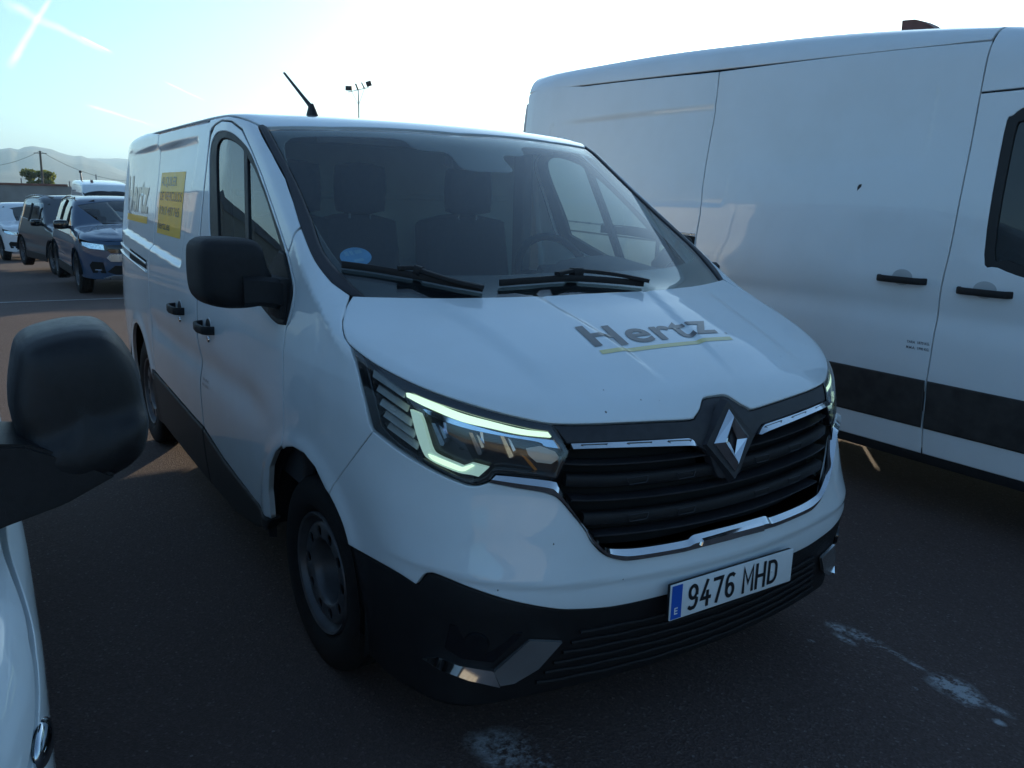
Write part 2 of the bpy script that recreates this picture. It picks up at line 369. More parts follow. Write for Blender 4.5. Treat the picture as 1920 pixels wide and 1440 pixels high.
def curve(pts, n=6):
    """dense polyline through points; a third item marks a sharp corner; closed"""
    P = [np.array(q[:2], float) for q in pts]; c = [len(q) > 2 for q in pts]; N = len(P); out = []
    for i in range(N):
        p1, p2 = P[i], P[(i+1) % N]; p0 = P[i-1] if not c[i] else p1-(p2-p1); p3 = P[(i+2) % N] if not c[(i+1) % N] else p2+(p2-p1)
        for k in range(n):
            t = k/n
            out.append(.5*(2*p1+(p2-p0)*t+(2*p0-5*p1+4*p2-p3)*t*t+(3*p1-p0-3*p2+p3)*t**3))
    return np.array(out)
def pxrays(px):
    px = np.asarray(px, float)
    d = np.stack([(px[:, 0]-960)/FPX, (720-px[:, 1])/FPX, np.ones(len(px))], 1) @ CM
    return np.tile(CAMP, (len(px), 1)), d
def seen(S, pts, n=6, frame=None):
    """outline read off the photograph, carried onto the skin S (car coordinates)"""
    q = curve(pts, n) if n else np.array([p[:2] for p in pts], float)
    o, d = pxrays(q)
    if frame is not None: o, d = frame(o), frame(d, True)
    return S.trace(o+d/np.linalg.norm(d, axis=1, keepdims=True)*.4, d, 160)
def side_pts(S, xz):
    xz = np.asarray(xz, float); o = np.stack([xz[:, 0], np.full(len(xz), -1.7), xz[:, 1]], 1)
    return S.trace(o, np.tile([0., 1, 0], (len(o), 1)), 80)
def densify(uv, step):
    out = []
    for a, b in zip(uv, np.roll(uv, -1, 0)):
        L = np.linalg.norm(b-a)
        if L < 1e-5: continue
        k = max(1, int(math.ceil(L/step)))
        for i in range(k): out.append(a+(b-a)*i/k)
    return np.array(out)
def thin_out(uv, mn):
    out = [uv[0]]
    for q in uv[1:]:
        if np.linalg.norm(q-out[-1]) >= mn: out.append(q)
    if np.linalg.norm(out[-1]-out[0]) < mn: out.pop()
    return np.array(out)
def inside(pts, poly):
    x, y = pts[:, 0][:, None], pts[:, 1][:, None]; a = poly[None]; b = np.roll(poly, -1, 0)[None]
    c = (a[..., 1] > y) != (b[..., 1] > y)
    with np.errstate(divide='ignore', invalid='ignore'):
        xi = (b[..., 0]-a[..., 0])*(y-a[..., 1])/(b[..., 1]-a[..., 1])+a[..., 0]
    return (np.sum(c & (x < xi), 1) % 2) == 1
def bdist(pts, poly):
    out = np.full(len(pts), 1e9); a = poly; b = np.roll(poly, -1, 0); d = b-a; L = (d**2).sum(1)
    for i in range(0, len(pts), 2000):
        q = pts[i:i+2000][:, None]; t = np.clip(((q-a)*d).sum(-1)/L, 0, 1); out[i:i+2000] = np.sqrt(((q-a-t[..., None]*d)**2).sum(-1)).min(1)
    return out
def area(uv): b = np.roll(uv, -1, 0); return .5*np.sum(uv[:, 0]*b[:, 1]-b[:, 0]*uv[:, 1])
def panel(name, S, dom, uv, m, parent, step=.03, off=0., depth=.014, bev=.003, holes=(), mirror=False, both=False, edge=None, label=None):
    """pressed sheet: piece of the skin inside an outline, with rounded edges turned inwards"""
    e = edge or min(step, .012)
    loops = []
    for k, L in enumerate([uv, *holes]):
        L = thin_out(np.asarray(L, float), e*.35); L = densify(L, e)
        if (area(L) < 0) != (k > 0): L = L[::-1]
        loops.append(L)
    allb = np.concatenate(loops); mnx, mny = loops[0].min(0); mxx, mxy = loops[0].max(0)
    gx, gy = np.meshgrid(np.arange(mnx, mxx, step), np.arange(mny, mxy, step*.87)); gx = gx+(np.arange(gx.shape[0])[:, None] % 2)*step*.5
    g = np.stack([gx.ravel(), gy.ravel()], 1)
    ok = inside(g, loops[0])
    for L in loops[1:]: ok &= ~inside(g, L)
    g = g[ok]
    for L in loops:
        if len(g): g = g[bdist(g, L) > max(bev*1.6, step*.35)]
    inn = []
    for L in loops:
        p0, p2 = np.roll(L, 1, 0), np.roll(L, -1, 0)
        t1 = (L-p0)/np.linalg.norm(L-p0, axis=1)[:, None]; t2 = (p2-L)/np.linalg.norm(p2-L, axis=1)[:, None]
        nrm = np.stack([-(t1+t2)[:, 1], (t1+t2)[:, 0]], 1); nl = np.linalg.norm(nrm, axis=1)[:, None]; nrm = nrm/np.maximum(nl, 1e-6)
        sc = np.clip(1/np.maximum(np.abs((nrm*np.stack([-t1[:, 1], t1[:, 0]], 1)).sum(1)), .35), 1, 2.2)[:, None]
        inn.append(L+nrm*bev*sc)
    inn = np.concatenate(inn)
    good = inside(inn, loops[0])
    for L in loops[1:]: good &= ~inside(inn, L)
    for L in loops: good &= bdist(inn, L) > bev*.75
    pts = np.concatenate([allb, inn[good], g]); edges = []; o0 = 0
    for L in loops:
        edges += [(o0+i, o0+(i+1) % len(L)) for i in range(len(L))]; o0 += len(L)
    nb = len(allb)
    r = delaunay_2d_cdt([Vector(q) for q in pts], edges, [], 0, 1e-6, True)
    ov, of, orig = r[0], r[2], r[3]
    ov = np.array([tuple(v) for v in ov]); tri = np.array([f for f in of if len(f) == 3])
    cen = ov[tri].mean(1); ok = inside(cen, loops[0])
    for L in loops[1:]: ok &= ~inside(cen, L)
    tri = tri[ok]
    first = {}
    for i, os_ in enumerate(orig):
        for k in os_: first[k] = i
    o, d = dom.ray(ov); P = S.trace(o, d, 50); N = S.grad(P)
    o, d = dom.ray(inn); PI = S.trace(o, d, 50)
    P = P+N*off; PI = PI+(N[[first[k] for k in range(nb)]])*off
    bi = np.array([first[k] for k in range(nb)])
    out = P[bi]-PI; n_b = N[bi]; out = out-n_b*(out*n_b).sum(1)[:, None]; out /= np.maximum(np.linalg.norm(out, axis=1)[:, None], 1e-9)
    V = P.copy(); NN = N.copy()
    V[bi] = P[bi]-n_b*bev*.6; q = n_b+out; NN[bi] = q/np.linalg.norm(q, axis=1)[:, None]
    fn = np.cross(V[tri[:, 1]]-V[tri[:, 0]], V[tri[:, 2]]-V[tri[:, 0]])
    okv = np.abs(S(P-N*off)) < .02; keep = okv[tri].all(1); tri = tri[keep]; fn = fn[keep]
    flip = (fn*N[tri].sum(1)).sum(1) < 0
    tri[flip] = tri[flip][:, ::-1]
    F = [tuple(t) for t in tri]
    if depth:
        base = len(V); A = V[bi]+out*bev*.2; B = V[bi]+out*bev*.2-n_b*depth
        V = np.concatenate([V, A, B]); NN = np.concatenate([NN, out, out]); o0 = 0
        for L in loops:
            for i in range(len(L)):
                a, b = o0+i, o0+(i+1) % len(L)
                if not (okv[bi[a]] and okv[bi[b]]): continue
                f = (base+a, base+b, base+nb+b, base+nb+a)
                nn = np.cross(V[f[1]]-V[f[0]], V[f[2]]-V[f[0]])
                if nn @ out[a] < 0: f = f[::-1]
                F.append(f)
                g4 = (bi[a], bi[b], base+b, base+a)
                F.append(g4 if (np.cross(V[g4[1]]-V[g4[0]], V[g4[3]]-V[g4[0]]) @ out[a]) >= 0 else g4[::-1])
            o0 += len(L)
    res = []
    for s in ([1] if not (mirror or both) else ([-1] if mirror and not both else [1, -1])):
        VV = V*[1, s, 1]; N2 = NN*[1, s, 1]; FF = F if s > 0 else [f[::-1] for f in F]
        ob = link(name, mesh_of(name, VV, FF, N2), m, parent); res.append(ob)
        if label: ob['label'] = label
    return res if both else res[0]
def sym(uv_half, dom):
    """close an outline that starts and ends on the centre line"""
    return np.concatenate([uv_half, dom.mir(uv_half)[::-1]])
def stud(name, S, pts, thick, m, parent, off=0., inward=.004, tilt=0.):
    """solid slab from a closed 3D outline lying on the skin"""
    P = S.snap(np.asarray(pts)); N = S.grad(P)
    n = len(P); m0 = N.mean(0); m0 /= np.linalg.norm(m0); e1 = P[1]-P[0]; e1 = e1-m0*(e1@m0); e1 /= np.linalg.norm(e1); e2 = np.cross(m0, e1)
    q = np.stack([P@e1, P@e2], 1); c_ccw = area(q) > 0
    r = delaunay_2d_cdt([Vector(a) for a in q], [(i, (i+1) % n) for i in range(n)], [], 0, 1e-7, True)
    ov = np.array([tuple(v) for v in r[0]]); tr = [f for f in r[2] if inside(ov[list(f)].mean(0)[None], q)[0]]
    src = [(o[0] if len(o) else 0) for o in r[3]]
    th_ = (off+thick+tilt*(P[:, 2].max()-P[:, 2]))[:, None]
    A, B = P+N*th_, P+N*(off-inward); V = np.concatenate([A, B]); F = []
    for f in tr:
        f = [src[k] for k in f]
        if len(set(f)) < 3: continue
        F.append(tuple(f)); F.append(tuple(k+n for k in f[::-1]))
    for i in range(n):
        j = (i+1) % n; F.append((n+i, n+j, j, i) if c_ccw else (i, j, n+j, n+i))
    bm = bmesh.new(); vs = [bm.verts.new(v) for v in V]
    for f in F:
        try: bm.faces.new([vs[k] for k in f])
        except ValueError: pass
    bmesh.ops.recalc_face_normals(bm, faces=bm.faces)
    return link(name, bm_mesh(name, bm, angle=35), m, parent)
# ------------------------------------------------------------------ lettering
def text_mesh(s, size=1., bold=0., spacing=1.):
    cu = bpy.data.curves.new('text', 'FONT'); cu.body = s; cu.size = size; cu.offset = bold; cu.space_character = spacing; cu.resolution_u = 5
    ob = bpy.data.objects.new('text', cu); C.objects.link(ob)
    dg = bpy.context.evaluated_depsgraph_get(); me = bpy.data.meshes.new_from_object(ob.evaluated_get(dg))
    bpy.data.objects.remove(ob); bpy.data.curves.remove(cu); return me
def letters(name, s, org, ux, uy, height, m, parent, S=None, bold=0., width=None, shear=0., off=.0012, cap=.72, cuts=10, spacing=1., label=None, poly=None, drop=None):
    """flat print: origin, run and rise directions; wrapped onto skin S when given"""
    if poly is None:
        me = text_mesh(s, 1., bold, spacing); bm = bmesh.new(); bm.from_mesh(me); bpy.data.meshes.remove(me)
    else:
        bm = bmesh.new()
        for pl in poly:
            f = bm.faces.new([bm.verts.new((a, b, 0)) for a, b in pl])
        bmesh.ops.triangulate(bm, faces=bm.faces); cap = 1.
    xs = [v.co.x for v in bm.verts]; x0, x1 = min(xs), max(xs); k = height/cap
    if S is not None:
        for i in range(1, cuts): bmesh.ops.bisect_plane(bm, geom=bm.verts[:]+bm.edges[:]+bm.faces[:], plane_co=(x0+(x1-x0)*i/cuts, 0, 0), plane_no=(1, 0, 0))
        for i in range(1, 12): bmesh.ops.bisect_plane(bm, geom=bm.verts[:]+bm.edges[:]+bm.faces[:], plane_co=(0, i*cap/12, 0), plane_no=(0, 1, 0))
    kx = (width/(x1-x0)) if width else k
    org, ux, uy = (np.array(a, float) for a in (org, ux, uy)); ux /= np.linalg.norm(ux); uy /= np.linalg.norm(uy)
    P = np.array([org+ux*((v.co.x-x0)*kx+shear*v.co.y*k)+uy*v.co.y*k for v in bm.verts])
    if S is not None:
        if drop is None: P = S.snap(P)
        else: P = S.trace(P-np.array(drop)*.25, np.tile(np.array(drop, float), (len(P), 1)), 80)
        nn = S.grad(P, .03)
    else: nn = np.tile(np.cross(ux, uy), (len(P), 1))
    P = P+nn*off
    for v, q in zip(bm.verts, P): v.co = q
    bmesh.ops.recalc_face_normals(bm, faces=bm.faces)
    avg = nn.mean(0); sgn = sum(f.normal.dot(Vector(avg)) for f in bm.faces)
    for f in bm.faces:
        if f.normal.dot(Vector(avg)) < 0: f.normal_flip()
    me = bm_mesh(name, bm, smooth=False); me.materials.append(m)
    o = link(name, me, None, parent)
    if label: o['label'] = label
    return o
# ------------------------------------------------------------------ the white rental van (nose towards +x, front axle at the origin)
yi = spl([.2, .36, .5, .64, .78, .9], [.27, .235, .20, .170, .150, .13]); yo = spl([.2, .3, .5, .7, .9], [.62, .575, .53, .505, .49])
def van_feat(x, y, z):
    side = sst((y-.80)/.06)
    d = -.017*np.exp(-((z-.855)/.07)**2)*side*sst((-.22-x)/.4)*sst((x+2.75)/.3)
    zb = 1.245+.0387*(-1.72-x)
    d = d-.021*side*sst((x+3.87)/.035)*sst((-1.56-.28*(1.868-z)-x)/.06)*sst((1.868-z)/.030)*sst((z-zb)/.034)*(x < -1)
    d = d+.0085*sst((x-.22)/.16)*sst((.90-x)/.26)*sst((y-yi(x)+.018)/.036)*sst((yo(x)+.05-y)/.07)*(z > .9)
    zc = .612+.055*y*y
    dz = np.clip(zc-z, 0, .3)
    d = d-sst((x-.50)/.3)*(.006*sst(dz/.026)+.10*dz)
    for cx in (.0, -3.098):
        r = np.hypot(x-cx, z-.36); d = d+side*.011*np.exp(-((r-.445)/.04)**2)*sst((z-.2)/.1)
    # crease running from the pillar foot down over the wing
    lz = 1.395-.50*(x+.10); d = d+side*.005*np.exp(-np.abs(z-lz)/.03)*sst((x+.2)/.15)*sst((.42-x)/.2)
    return d
VANSPEC = dict(
    W=([0, .2, .45, .7, .9, 1.1, 1.25, 1.5, 1.8, 2.0], [.902, .9332, .9606, .9723, .9746, .9685, .9568, .9278, .8814, .8502]),
    Wn=([-4.2, -4.0, -3.6, -3, -2.4, -1.4, -.3, .2, .6, 1.1], [.1059, .0739, .0376, .0221, .0097, -.0006, .0004, .0161, .0517, .1438]),
    N=([0, .18, .30, .45, .56, .69, .85, .96, 1.05, 1.2], [.8816, .9403, .9833, 1.0132, 1.0275, 1.0144, .9999, .9826, .9442, .8327]),
    H=([-.3, .1, .31, .5, .7, .85, .95, 1.05], [1.4817, 1.3836, 1.3189, 1.2566, 1.1824, 1.1154, 1.0613, .998]),
    Rf=([-4.2, -3.8, -3.0, -1.6, -1.1, -.87, -.65, -.3], [1.923, 1.9568, 1.9784, 1.9813, 1.9683, 1.9464, 1.9262, 1.8902]),
    KC=([.2, .45, .6, .75, .9, 1.1, 1.3], [.0947, .2474, .2983, .3994, .4612, .4303, .3405]),
    Wf=([.2, .5, .7, .9, 1.05, 1.3], [-.0242, -.0081, .0069, .0129, -.008, -.0168]),
    Q=[.1046, .2569, .03, .0438, -.0425, -.0077, -.0757, .0667], ws=(.31, 1.322, .597), rear=-4.05)
# the spline fit above keeps the shoulder radius from vanishing
VAN = Skin(**VANSPEC, feat=van_feat)
van = thing('van', 'white rental panel van with lit headlamps facing the camera in the middle', 'van')
W1 = M['white']; W2 = M['white_nose']
def half(px, dom, S=VAN, n=6):
    """half outline from centre line to centre line, in photograph pixels"""
    q = curve(px, n)[:-(n-1)]
    uv = dom.uv(seen(S, [tuple(a) for a in q], n=0)); k = 1 if isinstance(dom, DX) else 0
    uv[0, k] = 0; uv[-1, k] = 0; uv = uv[(uv[:, k] >= -1e-6)]
    return sym(uv, dom)
def oneside(px, dom, S=VAN, n=6): return dom.uv(seen(S, px, n))
def xz(pts, dom=SIDE, S=VAN, n=5): return dom.uv(side_pts(S, curve(pts, n)))
# --- bonnet
hood_px = [(1103, 550, 1), (1005, 555), (851, 558.3), (740, 557.3), (662, 555, 1), (651, 574), (644, 600), (643.5, 614), (648, 633), (660, 649), (702, 680), (765, 713), (827, 738),
           (921, 767.5), (993, 785), (1037, 792.5), (1109, 793), (1234, 788), (1294, 785), (1303, 780), (1312, 766), (1317, 748), (1325, 742.5), (1345, 739, 1)]
panel('bonnet', VAN, HOODD, half(hood_px, HOODD), W2, van, step=.016, depth=.022, bev=.004, edge=.009)
# --- windscreen and its printed black border
ws_px = [(864, 252.5, 1), (761, 244), (621, 240), (504, 240, 1), (550, 330), (581, 400), (607, 471), (649, 522), (688, 556, 1), (851, 561), (1005, 558), (1103, 553, 1)]
hole_px = [(907, 318, 1), (885, 316), (864, 309), (848, 290), (831, 281), (800, 279), (776, 273), (755, 259), (720, 254.5), (640, 252), (560, 253), (538, 260), (534, 275), (545, 320), (580, 396), (604, 440),
           (631, 480), (650, 494), (700, 502), (798, 509.5), (920, 511), (1075, 505, 1)]
uvw = half(ws_px, HOODD)
panel('windscreen', VAN, HOODD, uvw, M['wsglass'], van, step=.06, off=-.004, depth=0, edge=.02)
panel('windscreen_border', VAN, HOODD, uvw, M['frit'], van, step=.05, off=-.010, depth=.0, holes=[half(hole_px, HOODD)], edge=.015)
# --- black strips up the windscreen pillars
strip = [(485, 234.5, 1), (512, 288), (537, 335), (565, 426), (589, 485), (621, 527), (659.5, 553.5, 1), (684, 556, 1), (648, 522), (606, 471), (580, 400), (549, 330), (502, 240, 1), (495, 233, 1)]
panel('pillar_strip', VAN, SIDE, oneside(strip, SIDE), M['plastic_grey'], van, step=.03, off=.002, both=True, bev=.005)
# --- side window: seal, panes, divider, mirror sail
seal = [(393, 285), (400, 258), (411, 246.5), (430, 247.5), (449, 261), (468, 285), (487.5, 333), (510, 397), (535, 474), (548, 535), (545, 570), (536, 608, 1), (522, 606), (505, 589), (487, 567), (440, 512), (399, 466, 1), (392.5, 430), (392, 340)]
pane1 = [(408, 442, 1), (404.5, 340), (404.5, 285), (409, 266), (418, 259), (433, 263), (449, 274), (455, 283, 1), (459, 510, 1)]
pane2 = [(462, 295, 1), (475, 317), (494, 365), (511, 418), (523, 458), (535, 499, 1), (500, 545, 1), (466, 510, 1)]
suv = oneside(seal, SIDE)
panel('window_seal', VAN, SIDE, suv, M['seal'], van, step=.03, off=-.003, both=True, holes=[oneside(pane1, SIDE), oneside(pane2, SIDE)], edge=.010, depth=.02)
for w in panel('side_window', VAN, SIDE, oneside(pane1, SIDE), M['sideglass'], van, step=.08, off=-.010, depth=0, both=True): pass
for w in panel('quarter_window', VAN, SIDE, oneside(pane2, SIDE), M['sideglass'], van, step=.08, off=-.010, depth=0, both=True): pass
sail = [(527, 470, 1), (536, 476, 1), (549, 537), (546, 570), (536.5, 609, 1), (522, 606), (505, 589), (489, 569, 1), (500, 510, 1)]
panel('mirror_sail', VAN, SIDE, oneside(sail, SIDE), M['plastic'], van, step=.03, off=.010, both=True, bev=.006, depth=.02)
# --- front door
sv = side_pts(VAN, [(0, 1)])
door_top = [(-1.366, 1.80), (-1.35, 1.87), (-1.30, 1.905), (-1.20, 1.918), (-1.05, 1.905), (-.92, 1.868)]
win_front = seen(VAN, [(470.5, 282), (490.5, 331), (513, 395), (538, 472), (552, 534), (549, 571), (540, 604), (535.5, 613)], n=0)
low = [(-.150, 1.17), (-.146, 1.0), (-.146, .85), (-.148, .775, 1), (-.22, .735), (-.31, .65), (-.365, .54), (-.385, .42, 1), (-.60, .43), (-1.04, .475), (-1.366, .535, 1)]
door_uv = np.concatenate([SIDE.uv(side_pts(VAN, [a[:2] for a in door_top])), SIDE.uv(win_front), SIDE.uv(side_pts(VAN, [a[:2] for a in low]))])
door = panel('front_door', VAN, SIDE, door_uv, W1, van, step=.018, depth=.02, both=True, holes=[oneside(seal, SIDE)], edge=.012)
for x0_, x1_, z0_, z1_ in ((-1.366, -1.388, .56, 1.92), (-2.610, -2.628, .59, 1.92), (-.147, -.138, .80, 1.16)):  # black strips laid in the shut gaps, standing in for the shade inside
    panel('door_gap_shade', VAN, SIDE, SIDE.uv(side_pts(VAN, [(x0_, z) for z in np.linspace(z0_, z1_, 12)]+[(x1_, z) for z in np.linspace(z1_, z0_, 12)])), M['seal'], van, step=.05, off=-.0035, depth=0, both=True, bev=.001)
# --- windscreen pillar and cant rail
pa = seen(VAN, [(563, 424), (550, 380), (534.5, 335), (510, 289), (482.5, 235)], n=0)
pb = side_pts(VAN, [(-.97, 1.918), (-1.15, 1.935), (-1.40, 1.936), (-1.40, 1.915), (-1.382, 1.86), (-1.376, 1.80), (-1.379, 1.80)][:4])
pc = side_pts(VAN, [(-1.379, 1.885), (-1.36, 1.90), (-1.305, 1.913), (-1.20, 1.925), (-1.04, 1.912), (-.91, 1.875)])
pd = seen(VAN, [(472, 281), (492, 330), (514.5, 395), (538, 466), (540.5, 470), (546.5, 451)], n=0)
pil_uv = np.concatenate([SIDE.uv(q) for q in (pa, pb, pc, pd)])
panel('windscreen_pillar', VAN, SIDE, pil_uv, W1, van, step=.02, both=True, depth=.02)
# --- front wing
fe = seen(VAN, [(564.5, 429), (589, 487), (621, 529), (655, 553.5), (649, 573), (641.5, 600), (641, 615), (645, 634), (656.5, 651), (664.5, 680), (672, 709), (683, 755), (691.5, 796), (698.2, 809.8), (661.2, 858.6), (623.2, 910.6), (616.5, 926.5)], n=0)
arch = side_pts(VAN, [(.225, .733), (.15, .785), (.06, .808), (-.04, .802), (-.10, .785), (-.140, .765), (-.139, .85), (-.139, 1.0), (-.142, 1.17)])
fg = seen(VAN, [(538.5, 612), (543.5, 604), (551.5, 571), (554.5, 534), (541, 475), (548, 454)], n=0)
panel('front_wing', VAN, SIDE, np.concatenate([SIDE.uv(q) for q in (fe, arch, fg)]), W2, van, step=.018, both=True, depth=.022, edge=.010)
# --- sliding door / side panels and rear quarter, rear arch
bot = [(-1.386, .537), (-2.0, .555), (-2.612, .57)]
sl = [(-1.386, 1.925), (-1.386, .537), (-2.0, .555), (-2.612, .57), (-2.612, 1.925)]
panel('sliding_door', VAN, SIDE, SIDE.uv(side_pts(VAN, sl)), W1, van, step=.0135, both=True, depth=.02)
ra = [(-3.098+.405*math.cos(R(a)), .36+.43*math.sin(R(a))) for a in range(18, 190, 9)]
q4 = [(-2.626, 1.925), (-2.626, .57)]+[(-2.68, .57)]+ra+[(-3.52, .42), (-3.99, .42), (-3.99, 1.925)]
panel('rear_quarter', VAN, SIDE, SIDE.uv(side_pts(VAN, q4)), W1, van, step=.0135, both=True, depth=.02)
# --- roof
rf = seen(VAN, [(864, 249.5), (761, 241.5), (621, 237.5), (500, 237), (487, 233)], n=0)
rb = side_pts(VAN, [(-.99, 1.928), (-1.15, 1.944), (-1.6, 1.944), (-2.3, 1.944), (-3.0, 1.944), (-3.8, 1.930), (-3.99, 1.925)])
ruv = np.concatenate([SIDE.uv(rf), SIDE.uv(rb), [[-3.99, 0]]]); ruv[0, 1] = 0
panel('roof', VAN, SIDE, sym(ruv, SIDE), W1, van, step=.05, depth=.012)
# rear end (seen only from other positions)
class DR:
    def uv(s, P): return P[:, 1:3]*[1, 1]
    def ray(s, uv): z = np.zeros(len(uv)); return np.stack([z-5.2, uv[:, 0], uv[:, 1]], 1), np.stack([z+1, z, z], 1)
    def mir(s, uv): return uv*[-1, 1]
for sx in (1, -1):
    rd = panel('rear_door', VAN, DR(), np.array([(.004, .45), (.80, .45), (.83, 1.0), (.80, 1.5), (.74, 1.87), (.004, 1.87)])*[sx, 1], W1, van, step=.06, depth=.02, bev=.005)
# --- bumper skin
bu = [(1367, 1012, 1), (1300, 1029), (1267, 1037), (1187, 1050), (1160, 1050), (1133, 1041), (1110, 1019), (1096, 994), (1067, 958.5), (1046, 935.5), (1023, 925), (965, 915), (917, 906, 1), (892, 912.5), (862, 907), (804, 881.5), (746, 846.5), (699, 810.5, 1),
      (662, 859), (624, 911, 1), (617, 927, 1), (630, 953), (643, 985), (653, 1021, 1), (692, 1043), (745, 1073), (779, 1095, 1), (786, 1085), (795, 1076), (807, 1074), (820, 1077), (892, 1105), (963, 1127), (1035, 1140.5), (1083, 1142.5), (1155, 1136.5), (1251, 1115), (1372, 1083, 1)]
panel('bumper_skin', VAN, NOSE, half(bu, NOSE), W2, van, step=.014, depth=.018, edge=.009)
lt = [(1372, 1086), (1251, 1118), (1155, 1139.5), (1083, 1145.5), (1035, 1143.5), (963, 1130), (892, 1108), (820, 1080), (808, 1077), (797, 1079), (788, 1088), (780, 1099), (745, 1077), (692, 1047), (655, 1024)]
ltp = NOSE.uv(seen(VAN, lt, n=0)); ltp[0, 0] = 0
lb = NOSE.uv(side_pts(VAN, [(.38, .52), (.41, .42), (.425, .30), (.43, .25)])); th = np.linspace(lb[-1, 0], 0, 14)
lowuv = np.concatenate([ltp, lb, np.stack([th, np.linspace(.235, .245, 14)], 1)[1:]])
panel('lower_bumper', VAN, NOSE, sym(lowuv, NOSE), M['plastic'], van, step=.03, off=-.006, depth=.05, bev=.008)
# relief ribs across the lower grille
for i, z0 in enumerate((.285, .318, .351, .384, .417, .450)):
    ym = .60-.02*i; ys = np.linspace(-ym, ym, 61)
    pts = [(1.05, y, z0+.0016*math.sin(y*38+(i % 2)*math.pi)+.04*y*y) for y in ys]
    P = VAN.trace(np.array(pts)+[.3, 0, 0], np.tile([-1., 0, 0], (len(pts), 1)), 60)+[-.001, 0, 0]
    link('grille_rib', tube_mesh('grille_rib', P, 0, flat=(.012, .011)), M['plastic'], van)
# --- sills
def sill(pts, n=4): return SIDE.uv(side_pts(VAN, pts))
panel('sill_cover', VAN, SIDE, sill([(-.395, .412), (-1.04, .467), (-1.372, .527), (-1.372, .25), (-.95, .255), (-.60, .31), (-.42, .365)]), M['sill'], van, step=.05, off=.008, both=True, depth=.05, bev=.008)
panel('sill_cover', VAN, SIDE, sill([(-1.386, .529), (-2.0, .547), (-2.62, .562), (-2.675, .48), (-2.70, .36), (-2.70, .25), (-1.386, .25)]), M['sill'], van, step=.05, off=.008, both=True, depth=.05, bev=.008)
panel('sill_cover', VAN, SIDE, sill([(-3.53, .412), (-3.99, .412), (-3.99, .28), (-3.50, .28)]), M['sill'], van, step=.05, off=.008, both=True, depth=.05, bev=.008)
bm = bmesh.new(); box(bm, (-4.03, 0, .45), (.12, 1.72, .22), bev=.02); link('rear_bumper', bm_mesh('rear_bumper', bm, angle=40), M['plastic'], van)
# --- underbody and wheel housings
bm = bmesh.new(); box(bm, (-1.6, 0, .37), (4.7, 1.5, .10)); box(bm, (.62, 0, .36), (.5, 1.25, .12)); box(bm, (-1.55, 0, .42), (2.2, 1.84, .10)); link('underbody', bm_mesh('underbody', bm), M['black'], van)
for cx in (0., -3.098):
    for sy in (-1, 1):
        bm = bmesh.new(); rr = []
        for k in range(0, 21):
            a = R(-12+184*k/20); rr.append([bm.verts.new((cx+.46*math.cos(a), sy*y, .36+.47*math.sin(a))) for y in (.935, .58)])
        for a, b in zip(rr, rr[1:]): bm.faces.new((a[0], b[0], b[1], a[1]))
        c = [q[1] for q in rr]; bm.faces.new(c)
        link('wheel_housing', bm_mesh('wheel_housing', bm), M['black'], van)
        bm = bmesh.new()                                                # thin inner lip that edges the arch
        for k in range(16):
            a0, a1 = R(-5+190*k/16), R(-5+190*(k+1)/16)
            v = [bm.verts.new((cx+r*math.cos(a), sy*y, .36+r*1.02*math.sin(a))) for a, r, y in ((a0, .452, .948), (a1, .452, .948), (a1, .425, .925), (a0, .425, .925))]
            bm.faces.new(v)
        bmesh.ops.remove_doubles(bm, verts=bm.verts, dist=.0005)
        link('arch_lining', bm_mesh('arch_lining', bm), M['plastic'], van)
# --- road wheels: tyre, pressed steel disc with round holes, hub
def tyre_mesh(r=.343, w=.215, rim=.212):
    bm = bmesh.new(); h = w/2
    prof = [(rim, -h*.72), (rim+.012, -h*.86), (rim+.035, -h*.98), (rim+.07, -h), (r-.035, -h*.97), (r-.012, -h*.88), (r-.002, -h*.74)]
    gr = []
    for y0 in (-.052, 0, .052): gr += [(r, y0-.009), (r-.007, y0-.006), (r-.007, y0+.006), (r, y0+.009)]
    prof += gr+[(q[0], -q[1]) for q in prof[::-1]]
    lathe(bm, prof, 64)
    bmesh.ops.recalc_face_normals(bm, faces=bm.faces); return bm_mesh('tyre', bm, angle=35)
def rim_mesh(R0=.216, w=.16, out=-1):
    bm = bmesh.new(); h = w/2
    lathe(bm, [(R0-.028, h), (R0-.006, h), (R0, -h*1.12), (R0-.004, -h*1.22), (R0-.012, -h*1.16), (R0-.018, -h*.8), (R0-.030, -h*.66), (R0-.032, h)], 64)
    bmesh.ops.recalc_face_normals(bm, faces=bm.faces); return bm_mesh('rim', bm, angle=40)
